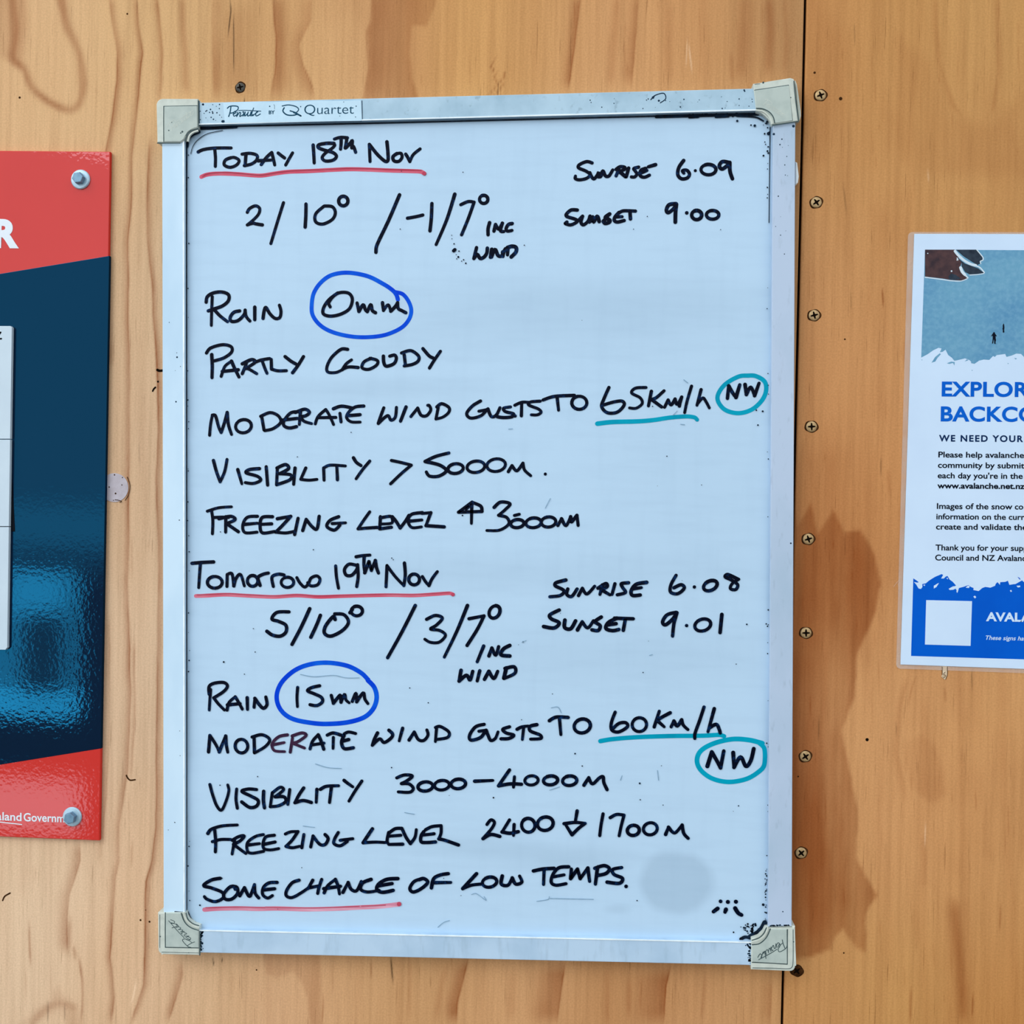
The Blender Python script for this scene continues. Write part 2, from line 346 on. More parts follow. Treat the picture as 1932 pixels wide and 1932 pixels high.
# growth lines: points x,y ; softness left, right (px) ; strength
LINES = ['205,-20 212,40 222,100 222,150 212,220 198,290 196,420 205,700|3 9 .42', '256,-20 260,50 268,100 262,180 255,230 247,300 246,395 241,457 241,560 243,700 243,900 240,1100 246,1300 240,1450 224,1560 224,1625 217,1658 212,1741 208,1806 213,1845 215,1883 207,1940|8 3 .38',
 '293,-20 300,45 305,100 305,150 300,200|7 3 .40', '283,250 277,374 280,457 287,540 294,643 297,720 299,800 296,900 300,1100 296,1400 295,1560 287,1625 276,1663 274,1793 272,1858 259,1896 243,1940|3 8 .40',
 '343,-20 345,60 350,130 352,190|8 7 .34', '403,-20 403,90 405,195|4 16 .30', '433,-10 436,20 430,70 428,75|1.2 1.2 .9', '441,20 441,96 441,145|1 1 .9', '461,183 461,196|1 1 .8',
 '513,-20 522,70 520,130 508,195|3 26 .42', '587,-20 585,40 562,85 570,120 588,165 594,195|24 3 .30', '703,-20 700,38 692,60 696,130 684,195|3 30 .25',
 '912,192 924,130 940,100 956,140 966,192|3 2 .35', '921,192 931,150 941,128 950,160 955,192|2 3 .30', '939,180 941,150 942,192|1 1 .5',
 '1097,-20 1088,50 1080,110 1070,180|14 3 .44', '1205,-20 1200,60 1196,110 1190,170|16 2.5 .44', '1166,-20 1160,60 1150,175|10 10 .22', '1262,-10 1258,90 1262,170|8 14 .15',
 '1318,0 1322,90 1318,165|2 2 .18', '1378,90 1383,165|5 5 .25', '1405,-20 1402,60 1394,160|12 18 .26', '1450,-20 1455,60 1450,150|10 10 .30', '1480,-20 1484,80 1478,150|5 8 .22',
 '1299,80 1306,140|1.3 1.3 -.5', '1297,70 1294,130|1 1 -.4',
 '50,1560 46,1640 40,1700|14 14 .10', '150,1580 150,1625 129,1690 125,1728 127,1793 140,1808|16 2.5 .34', '148,1800 155,1850 155,1896 152,1940|2 4 .5', '54,1730 56,1790 58,1830|3 3 .3', '131,1720 128,1810|6 6 .30', '138,1780 144,1815|4 4 .28',
 '342,1806 344,1840 331,1883 311,1940|12 3 .38', '258,1845 252,1880 244,1900|2 2 -.6', '91,1885 90,1935|1.2 1.2 .4', '122,1890 122,1930|1 1 .35',
 '250,1580 248,1640|3 3 .18', '284,1660 279,1720|3 2 .25', '248,1000 249,1100|2 2 .2', '205,1150 206,1350 200,1500 188,1640|9 3 .18', '262,830 263,880|1 1 .2', '253,1200 254,1350 246,1480|5 3 .25',
 '885,1800 873,1850 862,1895 860,1940|20 3 .50', '1067,1808 1059,1860 1048,1940|44 2.5 .46', '1148,1815 1147,1940|9 2 .26', '1267,1818 1257,1860 1252,1940|44 2 .48', '1230,1825 1222,1880 1215,1940|6 6 .25', '1020,1815 1010,1935|4 8 .22', '845,1805 830,1870 822,1935|7 9 .22', '1330,1825 1322,1935|3 6 .2', '775,1800 770,1935|5 5 .16', '1456,1838 1452,1940|20 2 .25',
 '737,1800 740,1840 742,1858|1.4 1.4 .8', '970,1820 962,1935|10 10 .16', '1188,1830 1186,1930|6 6 .25', '1212,1825 1208,1925|5 5 .28', '610,1870 608,1935|2 2 .3', '700,1810 700,1850|2 2 .3', '401,1808 404,1822|1.2 1.2 .7', '419,1805 419,1818|1.2 1.2 .7', '440,1830 436,1890|5 5 .12',
 '440,0 442,190|26 34 .16']
LINES_R = ['1720,1265 1700,1330 1692,1420 1702,1470 1712,1520|10 4 .20', '1734,1262 1720,1300 1712,1340|3 3 .25', '1833,1262 1834,1305|1 1 .45', '1783,1290 1784,1330|4 4 .25', '1545,1350 1544,1400|1 1 .5', '1690,1360 1692,1392|1 1 .3',
 '1798,1690 1800,1720 1808,1780 1816,1860 1818,1940|14 12 .36', '1742,1560 1744,1620 1742,1690|8 6 .22', '1746,1550 1745,1600|1.2 1.2 -.4', '1740,1660 1745,1670|10 10 .2', '1888,1700 1886,1760|2 2 .35', '1836,1870 1834,1925|2 2 .4', '1902,1500 1903,1600|2 2 .2', '1840,1480 1842,1540|3 3 .2',
 '1720,1850 1716,1940|4 3 .25', '1730,1700 1733,1800|7 7 .14', '1860,1500 1862,1640|14 14 .14', '1664,540 1667,585|2 2 .45', '1605,545 1606,590|1.2 1.2 .25', '1662,860 1662,900|1.2 1.2 .4', '1676,880 1678,940|4 4 .2',
 '1766,-20 1768,60 1772,120 1800,200 1830,235|9 4 .20', '1880,-20 1882,50 1884,140 1868,230|4 8 .20', '1612,40 1613,90|1 1 .35', '1672,180 1678,240 1676,300|4 4 .12', '1598,410 1590,340|1.4 1.4 .3', '1708,620 1706,700|3 3 .18',
 '1750,320 1753,345|1.5 1.5 -.3', '1660,700 1664,800|20 20 .06', '1524,480 1526,900|12 20 .10', '1580,1360 1570,1460 1574,1560|14 14 .10']
CURVES = ['20,-30 28,60 24,110 45,130 60,165 90,190 120,205 137,206 150,192 156,160 150,105 138,75 125,45 110,-30|8 .40', '60,1935 85,1905 111,1893 140,1900|7 .20']
REGIONS = ['-60,-60 48,-60 50,20 48,90 40,130 24,120 0,110 -60,100|9 .36', '705,-30 832,-30 822,12 806,50 776,48 772,96 780,150 792,190 683,190 696,130 692,60 701,40|4 .38', '588,-30 700,-30 700,40 692,60 660,20 620,60 600,10|14 .06',
 '30,1940 68,1904 96,1888 108,1862 122,1880 142,1900 155,1940 130,1940 111,1904 70,1925|9 .26', '498,1780 500,1837 520,1845 552,1832 566,1850 580,1880 586,1935 608,1935 604,1790|5 .26']
REGIONS_R = ['1470,940 1492,925 1504,990 1530,950 1543,1008 1572,962 1592,1004 1625,1000 1652,1045 1661,1100 1650,1152 1630,1210 1618,1242 1611,1315 1588,1375 1605,1466 1620,1530 1612,1617 1631,1655 1656,1690 1637,1711 1631,1746 1633,1797 1618,1790 1590,1752 1574,1770 1570,1790 1525,1806 1470,1812|5 .70',
 '1470,1240 1560,1240 1570,1420 1550,1560 1585,1700 1540,1760 1470,1790|22 .30', '1470,850 1590,860 1600,1000 1640,1060 1600,1180 1470,1150|30 .24', '1706,1400 1740,1385 1766,1410 1780,1460 1784,1500 1762,1516 1735,1500 1715,1470|8 .24', '1790,1690 1830,1700 1840,1940 1790,1940|12 .14',
 '1480,-40 1530,-40 1600,100 1590,200 1560,300 1480,340|26 .22', '1690,60 1710,90 1730,150 1720,210 1745,280 1735,330 1700,300 1680,220|14 .16', '1700,70 1760,120 1800,220 1870,240 1932,180 1932,330 1740,330|20 .18']
def fbm(x, y, seed):
    r = np.random.RandomState(seed); o = 0; am = 1.0; f = 1.0
    for k in range(4):
        for j in range(3):
            a, b_, c_ = r.uniform(0, 6.28), r.uniform(0.4, 1), r.uniform(-1, 1)
            o = o + am * np.sin(f * (b_ * x + c_ * y) + a + 1.7 * np.sin(f * 0.6 * (c_ * x - b_ * y) + a))
        am *= 0.55; f *= 1.9
    return o / 4.0
def pts_of(s): return np.array([[float(v) for v in t.split(',')] for t in s.split()])
def veneer(px, py, tone, lines, curves, regions, mott):
    X = np.clip(px, -140, 2070); Y = np.clip(py, -140, 2070)
    num = 0; den = 1e-9
    for x, y, r, g_, b_ in tone:
        wgt = np.exp(-(((X - x) / 105) ** 2 + ((Y - y) / 190) ** 2)) + 1e-7 / (1 + ((X - x) / 200) ** 2 + ((Y - y) / 400) ** 2)
        num = num + wgt[..., None] * np.array(lin(r, g_, b_)[:3]); den = den + wgt
    col = num / den[..., None]
    wob = 2.2 * fbm(X / 60, Y / 34, 3) + 1.0 * fbm(X / 20, Y / 11, 4)
    late = np.zeros_like(X); crack = np.zeros_like(X); pale = np.zeros_like(X)
    br = 1 + 0.35 * fbm(X / 16, Y / 55, 8)
    # faint background rings everywhere
    ring = np.sin((X + 26 * fbm(X / 260, Y / 420, 11) + 7 * fbm(X / 90, Y / 130, 12)) / 13.0)
    late += 0.10 * np.clip(ring, 0, 1) ** 4 * np.clip(0.6 + fbm(X / 120, Y / 300, 14), 0, 1.3)
    late += mott * np.clip(fbm(X / 75, Y / 120, 41) * 0.9 + 0.5 * fbm(X / 30, Y / 70, 42) - 0.12, 0, 1.1)
    late += 0.5 * mott * np.clip(fbm(X / 11, Y / 130, 43) - 0.1, 0, 1)
    for ln in lines:
        p, q = ln.split('|'); p = pts_of(p); wl_, wr_, st = [float(v) for v in q.split()]
        p = p[np.argsort(p[:, 1], kind='stable')]
        m = (Y > p[0, 1] - 12) & (Y < p[-1, 1] + 12) & (X > p[:, 0].min() - 3 * wl_ - 6) & (X < p[:, 0].max() + 3 * wr_ + 6)
        xl = np.interp(Y[m], p[:, 1], p[:, 0]) + wob[m] * min(1, max(wl_, wr_) / 6) * 0.6
        d = X[m] - xl; pr = np.where(d < 0, np.exp(-(d / wl_) ** 2), np.exp(-(d / wr_) ** 2))
        fl = min(30, 0.3 * (p[-1, 1] - p[0, 1])); fd = np.clip((Y[m] - p[0, 1]) / fl, 0, 1) * np.clip((p[-1, 1] - Y[m]) / fl, 0, 1)
        
        if 1.7 < min(wl_, wr_) < 3.6: pr = np.maximum(pr, 1.35 * np.exp(-(d / 1.7) ** 2) * np.clip(br[m], .6, 1.3))
        pr = pr * fd * min(0.95, abs(st) * (1.28 if st > 0 else 1))
        if st < 0: pale[m] = np.maximum(pale[m], pr)
        elif max(wl_, wr_) < 1.6: crack[m] = np.maximum(crack[m], pr)
        else: late[m] = np.maximum(late[m], pr * br[m])
    for cv in curves:
        p, q = cv.split('|'); wd_, st = [float(v) for v in q.split()]; p = np.array(spline(pts_of(p), k=4))
        m = (X > p[:, 0].min() - 30) & (X < p[:, 0].max() + 30) & (Y < p[:, 1].max() + 30) & (Y > p[:, 1].min() - 30)
        x, y = X[m], Y[m]; d = np.full(x.shape, 1e9)
        for a, b_ in zip(p[:-1], p[1:]):
            ab = b_ - a; t = np.clip(((x - a[0]) * ab[0] + (y - a[1]) * ab[1]) / (ab @ ab + 1e-9), 0, 1)
            d = np.minimum(d, np.hypot(x - a[0] - t * ab[0], y - a[1] - t * ab[1]))
        late[m] = np.maximum(late[m], 1.45 * st * np.exp(-((d + wob[m]) / wd_) ** 2) * br[m])
    for rg in regions:
        p, q = rg.split('|'); so, st = [float(v) for v in q.split()]; p = pts_of(p)
        m = (X > p[:, 0].min() - 3 * so) & (X < p[:, 0].max() + 3 * so) & (Y < p[:, 1].max() + 3 * so) & (Y > p[:, 1].min() - 3 * so)
        x, y = X[m] + 1.5 * wob[m] + (2.5 * fbm(X[m] / 7, Y[m] / 16, 44) if st > .6 else 0), Y[m]; ins = np.zeros(x.shape, bool); d = np.full(x.shape, 1e9)
        for a, b_ in zip(p, np.roll(p, -1, 0)):
            c_ = ((a[1] > y) != (b_[1] > y)) & (x < (b_[0] - a[0]) * (y - a[1]) / (b_[1] - a[1] + 1e-12) + a[0]); ins ^= c_
            ab = b_ - a; t = np.clip(((x - a[0]) * ab[0] + (y - a[1]) * ab[1]) / (ab @ ab + 1e-9), 0, 1)
            d = np.minimum(d, np.hypot(x - a[0] - t * ab[0], y - a[1] - t * ab[1]))
        sd = np.where(ins, d, -d); v = np.clip(sd / so * 0.5 + 0.5, 0, 1); v = v * v * (3 - 2 * v)
        late[m] = late[m] + st * v * np.clip(0.88 + 0.30 * fbm(x / 14, y / 120, 9) + 0.22 * fbm(x / 60, y / 90, 45), .3, 1.25) * (1 - late[m])
    r_ = np.random.RandomState(31)        # short resin flecks along the grain
    for _ in range(520):
        fx, fy, fl, fw, fs = r_.uniform(X.min(), X.max()), r_.uniform(-60, 2000), r_.uniform(8, 46), r_.uniform(.9, 1.7), r_.uniform(.06, .30) * (0.45 if r_.rand() < .6 else 1)
        m = (np.abs(X - fx) < 5) & (np.abs(Y - fy) < fl)
        if m.any(): late[m] = late[m] + fs * np.exp(-((X[m] - fx - (Y[m] - fy) * .02) / fw) ** 2) * (1 - np.abs(Y[m] - fy) / fl)
    late = np.clip(late, 0, 0.92)[..., None]; pale = np.clip(pale, 0, 1)[..., None]; crack = np.clip(crack, 0, 1)[..., None]
    tgt = LATE * 0.72 + col * np.array([.42, .34, .28]) * 0.28
    col = col * (1 - late) + tgt * late
    col = col * (1 - pale) + PALE * pale
    return (col * (1 - crack) + CRACK * crack) * GAIN
SEAM_T, SEAM_B = at(1519.6, 0), at(1476.0, 1932)
SEAM = 0.5 * (SEAM_T[0] + SEAM_B[0])
def sheet(name, x0, x1, lines, curves, regions, tone, seam_right):
    z0, z1 = at(966, 2060)[2], at(966, -130)[2]
    fx0, fx1 = max(x0, at(-130, 966)[0]), min(x1, at(2060, 966)[0])
    xs = np.linspace(fx0, fx1, int((fx1 - fx0) / 0.00055)); zs = np.linspace(z0, z1, int((z1 - z0) / 0.0026))
    if seam_right: xs = np.concatenate([[x0], xs])
    else: xs = np.concatenate([xs, [x1]])
    zs = np.concatenate([[0.0], zs, [2.6]])
    X, Z = np.meshgrid(xs, zs); Y = np.zeros_like(X)
    e = -1 if seam_right else 0
    Y[:, e] = 0.0007
    px, py = pix(X, Y, Z); col = veneer(px, py, tone, lines, curves, regions, 0.07 if seam_right else 0.24)
    nz, nx = X.shape; idx = np.arange(nz * nx).reshape(nz, nx)
    quads = np.stack([idx[:-1, :-1], idx[:-1, 1:], idx[1:, 1:], idx[1:, :-1]], -1).reshape(-1, 4)
    V = np.stack([X, Y, Z], -1).reshape(-1, 3)
    # the cut edge of the sheet and its back: 12 mm thick
    xe, xo = xs[e], (xs[0] if seam_right else xs[-1])
    nv = len(V); ex = np.array([(xe, .0007, zs[0]), (xe, .012, zs[0]), (xe, .012, zs[-1]), (xe, .0007, zs[-1]), (xo, .012, zs[0]), (xo, .012, zs[-1]), (xo, 0, zs[0]), (xo, 0, zs[-1])])
    eq = np.array([(0, 1, 2, 3), (1, 4, 5, 2), (4, 6, 7, 5)]) + nv
    V = np.concatenate([V, ex]); quads = np.concatenate([quads, eq])
    me = bpy.data.meshes.new(name); me.vertices.add(len(V)); me.vertices.foreach_set('co', V.ravel())
    me.loops.add(quads.size); me.loops.foreach_set('vertex_index', quads.ravel().astype(np.int32))
    me.polygons.add(len(quads)); me.polygons.foreach_set('loop_start', np.arange(0, quads.size, 4, dtype=np.int32))
    me.materials.append(MT['plywood'].m); me.materials.append(MT['plywood_edge'].m)
    mi = np.zeros(len(quads), np.int32); mi[-3:] = 1; me.polygons.foreach_set('material_index', mi)
    me.update(calc_edges=True); me.validate()
    at_ = me.color_attributes.new('grain_color', 'FLOAT_COLOR', 'POINT')
    cc = np.ones((len(V), 4), np.float32); cc[:nv, :3] = col.reshape(-1, 3); cc[nv:, :3] = LATE; at_.data.foreach_set('color', cc.ravel())
    o = bpy.data.objects.new(name, me); C.objects.link(o); return tag(o, kind='structure')
wall_l = sheet('wall_left', -1.30, SEAM - 0.0009, LINES, CURVES, REGIONS, TONE, True)
wall_r = sheet('wall_right', SEAM + 0.0009, 1.35, LINES_R, [], REGIONS_R, TONE_R, False)
tag(wall_l, 'sheet of honey pine plywood behind the whiteboard, left of the vertical joint'); tag(wall_r, 'sheet of orange plywood with dark stain, right of the vertical joint')
bm = bmesh.new(); prism(bm, [(-1.3, 0), (1.35, 0), (1.35, 2.6), (-1.3, 2.6)], 0.05, 0.0125); tag(link('wall_back', bm, 'backing_timber'), kind='structure')
bm = bmesh.new(); bmesh.ops.create_cube(bm, size=1, matrix=Matrix.LocRotScale((0.025, -1.2, -0.02), None, (2.65, 2.5, 0.04))); tag(link('floor', bm, 'floor_boards'), kind='structure')
def mark(spec, wid, parent, mat='recess_black'):
    bm = bmesh.new(); strokes(bm, spec, (0, 0, 1), wid, -0.00012); return link('gouge', bm, mat, parent)
mark('297,698 301,699.5 307,699', 5.2, wall_l); mark('.298,720,2', 2, wall_l); mark('293,731 290,734 288,738', 3.4, wall_l)
mark('238.5,1463 241,1468 246,1472 255,1471', 3, wall_l, 'crushed_rim'); mark('5,1699 9,1691 19,1685', 3, wall_l, 'crushed_rim'); mark('.265,1736,2;.282,1739,2', 2, wall_l, 'crushed_rim')
mark('.37,184,2.2;.240,26,1.8;.484,1830,1.5;.275,1717,1', 2, wall_l, 'crushed_rim')
nh = mark('.1636,1395.5,3', 3, wall_r); nh.name = 'nail_hole'; mark('.1586,186,3.2;.1537,137,2.2;.1506,1465,1.5;.1592,1798,1.6;.1594,640,1.6', 2, wall_r, 'crushed_rim')
# ------------------------------------------------------------------ the whiteboard
YC, YR, YS = -0.0140, -0.0125, -0.0088    # fronts of the corner caps, the rails and the writing surface
cen = at(900, 990, 0); cen[1] = 0
board = empty('whiteboard', cen, 'large dirty whiteboard with aluminium frame covered in handwritten weather forecast', 'whiteboard')
def quad_rail(outer, inner, mat, lit_edge, label):
    bm = bmesh.new(); a, b = outer; c, d = inner
    prism(bm, P2([a, b, d, c], YR), -0.0004, YR, 0.0005)
    r = link('frame_rail', bm, mat, board); r['label'] = label
    bm = bmesh.new(); k = 3.2
    def sh(p, q, t): v = np.array(q, float) - np.array(p, float); v /= np.linalg.norm(v); return tuple(np.array(p, float) + v * t)
    prism(bm, P2([sh(c, a, k), sh(d, b, k), d, c], YR - 0.0003), YR + 0.0002, YR - 0.0003, 0.0001)
    if lit_edge: link('lit_inner_edge', bm, 'lit_wall_and_tear', r)  # bright strip: light on the rail's inner wall put into the colour
    else: bm.free()
    return r
quad_rail([(303, 195.5), (1470, 165.5)], [(346, 236), (1450, 208)], 'worn_aluminium_rail', True, 'scuffed top rail of the frame')
quad_rail([(306, 1796), (1490, 1823)], [(350, 1754), (1450, 1778)], 'aluminium_rail', True, 'pale bottom rail of the frame')
quad_rail([(305.5, 225), (308.5, 1790)], [(347.5, 240), (348.5, 1752)], 'pale_rail', True, 'pale left rail of the frame')
rr = quad_rail([(1501, 190), (1493.6, 1800)], [(1458.5, 212), (1449, 1776)], 'lavender_rail', False, 'stained right rail of the frame')
bm = bmesh.new(); prism(bm, P2([(1500, 306), (1503.5, 308), (1506.5, 334), (1505, 346), (1500, 350)], -0.005), -0.002, -0.0065, 0.0006); link('torn_edge', bm, 'lit_wall_and_tear', rr)
# writing surface: a fine sheet with wear and smears in its own attribute
def surface():
    n, m = 220, 300
    qa, qb, qc, qd = [at(*p, YS) for p in ((340, 228), (1466, 200), (1456, 1786), (340, 1762))]
    s = np.linspace(0, 1, n)[None, :, None]; t = np.linspace(0, 1, m)[:, None, None]
    G = (qa * (1 - s) + qb * s) * (1 - t) + (qd * (1 - s) + qc * s) * t
    x, y = pix(G[..., 0], G[..., 1], G[..., 2])
    d = np.zeros_like(x)
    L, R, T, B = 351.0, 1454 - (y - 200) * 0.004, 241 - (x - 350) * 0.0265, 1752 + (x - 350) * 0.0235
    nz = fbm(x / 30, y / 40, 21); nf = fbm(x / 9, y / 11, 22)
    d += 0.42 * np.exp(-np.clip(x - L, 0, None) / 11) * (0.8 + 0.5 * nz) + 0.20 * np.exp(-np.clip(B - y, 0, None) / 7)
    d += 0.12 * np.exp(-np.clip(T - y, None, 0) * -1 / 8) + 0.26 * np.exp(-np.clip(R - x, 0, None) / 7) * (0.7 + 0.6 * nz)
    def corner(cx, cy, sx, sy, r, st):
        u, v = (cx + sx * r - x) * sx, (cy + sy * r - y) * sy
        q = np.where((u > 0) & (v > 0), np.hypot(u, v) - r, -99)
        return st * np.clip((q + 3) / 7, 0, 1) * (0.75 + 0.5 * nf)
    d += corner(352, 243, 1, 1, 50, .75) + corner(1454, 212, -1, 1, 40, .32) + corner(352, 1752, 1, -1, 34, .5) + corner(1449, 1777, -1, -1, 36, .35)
    def blob(cx, cy, rx, ry, st, so=0.35):
        q = np.hypot((x - cx) / rx, (y - cy) / ry) + 0.10 * nz; return st * np.clip((1 + so - q) / (2 * so), 0, 1)
    d += blob(1278, 1665, 68, 58, .20, .14) + blob(1060, 1618, 110, 22, .14, .6) + blob(900, 1598, 110, 18, .10, .6) + blob(1165, 1715, 22, 8, .12, .5)
    d += blob(1100, 575, 330, 45, .11, .6) + blob(860, 640, 420, 30, .06, .7) + blob(700, 735, 200, 20, .08, .6) + blob(900, 1080, 400, 30, .08, .7) + blob(1150, 1240, 260, 50, .08, .7)
    d += blob(1300, 900, 140, 260, .04, .7)
    d -= blob(428, 1662, 22, 20, .06, .3)
    V = G.reshape(-1, 3) - np.array(cen); idx = np.arange(n * m).reshape(m, n)
    qd_ = np.stack([idx[:-1, :-1], idx[1:, :-1], idx[1:, 1:], idx[:-1, 1:]], -1).reshape(-1, 4)
    nv = len(V); cr = [0, n - 1, n * m - 1, n * (m - 1)]
    bk = V[cr].copy(); bk[:, 1] = -0.0006
    me = bpy.data.meshes.new('writing_surface')
    e = [(cr[i], cr[(i + 1) % 4], nv + (i + 1) % 4, nv + i) for i in range(4)] + [(nv, nv + 1, nv + 2, nv + 3)]
    me.from_pydata(np.concatenate([V, bk]).tolist(), [], qd_.tolist() + e); me.materials.append(MT['whiteboard_enamel'].m)
    at_ = me.attributes.new('dirt', 'FLOAT', 'POINT'); at_.data.foreach_set('value', np.clip(np.concatenate([d.ravel(), np.zeros(4)]), 0, 0.95).astype(np.float32))
    o = bpy.data.objects.new('writing_surface', me); C.objects.link(o); o.parent = board; return o
surf = surface()
INK = 0
def bounds(st, crop):
    v = [float(t) for t in st.strip().lstrip('o.').replace('!', '').replace(' ', ',').split(',')]; x0, y0, s = crop; st = st.strip()
    if st[0] == 'o': b_ = (v[0] - v[2], v[1] - v[3], v[0] + v[2], v[1] + v[3])
    elif st[0] == '.': b_ = (v[0] - v[2], v[1] - v[2], v[0] + v[2], v[1] + v[2])
    else: b_ = (min(v[::2]), min(v[1::2]), max(v[::2]), max(v[1::2]))
    return [x0 + b_[0] / s, y0 + b_[1] / s, x0 + b_[2] / s, y0 + b_[3] / s]
def write(name, specs, wid, mat, label=None, gap=13.0):
    """strokes on the board; those closer than gap form one word, each word a part of the surface"""
    global INK
    INK += 1; y = YS - 0.00005 - INK * 0.000014
    grp = []
    for crop, sp in specs:
        for st in sp.split(';'):
            if not st.strip(): continue
            b_ = bounds(st, crop); hit = [g_ for g_ in grp if b_[0] - gap < g_[0][2] and b_[2] + gap > g_[0][0] and b_[1] - 7 < g_[0][3] and b_[3] + 7 > g_[0][1]]
            new = [b_, [(crop, st)]]
            for g_ in hit:
                grp.remove(g_); o_ = g_[0]; new[0] = [min(o_[0], new[0][0]), min(o_[1], new[0][1]), max(o_[2], new[0][2]), max(o_[3], new[0][3])]; new[1] = g_[1] + new[1]
            grp.append(new)
    grp.sort(key=lambda g_: (g_[0][0] + 0.0 * g_[0][1]))
    if name == 'handwritten_line': name = 'handwritten_word'
    words = (label or '').split('|')
    if len(words) != len(grp): print('WORDS', len(grp), label, [[round(v) for v in g_[0]] for g_ in grp])
    for k, (b_, sts) in enumerate(grp):
        bm = bmesh.new()
        for crop, st in sts: strokes(bm, st, crop, wid * (1.06 if mat == 'black_ink' else 1), y)
        small = max(b_[2] - b_[0], b_[3] - b_[1]) < 6 and name == 'handwritten_word'
        o = link('ink_dot' if small else name, bm, mat, surf, smooth='flat')
        if label and len(words) == len(grp): o['label'] = ('handwritten %s' % words[k]) if 'hand' in name and ' ' not in words[k] else words[k]
    return o
A = (350, 240, 3.864); Bc = (660, 340, 5.682); Cc = (1040, 290, 5.084); D = (370, 500, 4.025); E_ = (370, 700, 3.864); F_ = (860, 690, 3.22)
G_ = (370, 840, 2.611); H_ = (350, 1030, 3.715); I_ = (700, 1070, 2.721); J_ = (370, 1240, 3.864); K_ = (860, 1320, 3.22); L_ = (370, 1440, 3.864); M_ = (740, 1440, 3.331); N_ = (370, 1610, 3.864); O_ = (770, 1610, 2.76)
# coloured strokes first, the black writing lies over them
write('ink_underline', [(A, '115,362 160,345 240,338 380,342 480,350 560,352 650,338 750,325 900,320 1050,312 1200,306 1350,310 1500,316 1640,320 1715,324 1742,338')], 8.2, 'red_ink', 'red underline below the top heading')
write('ink_underline', [(H_, '72,351 150,349 280,342 450,350 620,357 780,348 930,357 1100,352 1400,345 1600,347 1750,338 1850,332 1876,340')], 7.6, 'red_ink', 'red underline below the second heading')
write('ink_underline', [(N_, '60,411 150,404 300,401 450,405 600,402 800,408 1000,404 1200,394 1350,386 1478,371')], 8.2, 'faded_red_ink', 'faded red underline at the bottom')
bm = bmesh.new(); strokes(bm, '.1480,370,17', N_, 5, YS - 0.00065); strokes(bm, '505,392 800,398 1000,394 1190,386;1205,385 1380,377;70,396 300,391 500,395', N_, 1.6, YS - 0.00065)
link('ink_edge', bm, 'red_core', surf, smooth='flat')
for sp_, cr_ in (('.1740,336,15;120,358 160,336 300,326 480,342 560,344 750,316 1050,303 1200,296 1500,304 1720,312', A), ('.1874,341,13;80,342 280,332 450,341 620,348 780,339 930,348 1400,336 1600,338 1850,323', H_)):
    bm = bmesh.new(); strokes(bm, sp_, cr_, 1.6, YS - 0.00065); link('ink_edge', bm, 'red_core', surf, smooth='flat')
write('ink_circle', [(D, '1532,262 1520,225 1490,190 1420,143 1300,84 1150,58 1030,76 950,130 895,210 878,300 885,380 940,455 1030,507 1160,540 1290,548 1430,532 1550,482 1612,420 1634,350 1615,280 1570,222 1510,205')], 8.4, 'blue_ink', 'blue ring around the zero')
write('ink_circle', [(J_, '1252,162 1200,112 1100,62 960,40 830,52 720,95 630,175 590,260 595,340 640,410 720,455 850,480 960,486 1100,475 1220,440 1288,380 1316,300 1300,222 1252,168;.1252,164,19')], 8.6, 'blue_ink', 'blue ring around 15mm')
write('ink_circle', [(F_, '1780,60 1720,65 1640,110 1595,170 1595,220 1640,270 1720,288 1800,265 1860,210 1885,150 1875,95 1820,62 1770,60')], 8.2, 'teal_ink', 'upper teal ring')
write('ink_circle', [(K_, '1862,265 1780,245 1680,240 1570,265 1490,310 1465,370 1490,430 1560,480 1660,500 1770,480 1850,430 1875,390 1875,300 1845,265')], 8.6, 'teal_ink', 'lower teal ring')
write('ink_underline', [(F_, '860,352 950,342 1100,338 1200,330 1300,315 1400,308 1450,314 1466,328')], 8.4, 'teal_ink', 'upper teal underline')
write('ink_underline', [(K_, '878,252 950,240 1100,228 1300,221 1500,219 1600,214 1630,222')], 8.8, 'teal_ink', 'lower teal underline')
hl = 'handwritten_line'
write(hl, [(A, '92,180 130,163 210,152 332,151;212,155 218,220 217,285;330,222 290,240 283,275 325,292 372,275 390,242 355,220 318,226;440,200 434,280;412,196 470,190 520,205 517,240 480,268 428,280;552,272 590,220 628,185! 640,230 650,275;530,244 642,238;675,188 700,208 722,224;780,187 755,230 730,275;930,130 935,200 938,260;1082,118 1030,117 972,128 968,148 1010,166 1075,185 1100,212 1075,240 1020,246 996,222 1020,188 1070,152 1088,128 1060,115;1085,86 1130,74 1180,77;1134,82 1134,120 1130,160;1176,80 1170,120 1163,152;1168,150 1205,112 1215,98 1212,150! 1224,140 1240,182;1345,250 1340,125! 1400,200 1455,248 1476,240 1475,180 1468,106;1540,192 1512,215 1520,245 1555,248 1578,220 1570,190 1535,194;1605,196 1620,220 1635,250! 1660,200 1710,158')], 6.0, 'black_ink', 'TODAY|18TH|NOV')
write(hl, [(A, '450,620 468,592 510,573 540,592 533,632 498,672 450,712! 490,700 515,705 560,712;714,550 670,690 622,848;878,560 877,640 872,728;1010,575 950,630 948,688 1000,706 1070,672 1092,622 1070,580 1015,574;o1150,538,34,35;1560,493 1480,680 1395,860 1388,912;1618,663 1680,652 1730,640;1796,556 1792,660 1782,755'), (Bc, '1125,150 1040,420 925,690;1190,262 1270,228 1332,235! 1270,410 1198,585;o1435,205,45,44')], 6.2, 'black_ink', '2|slash|1|0 with degree ring|long slash|minus|1/7 degrees')
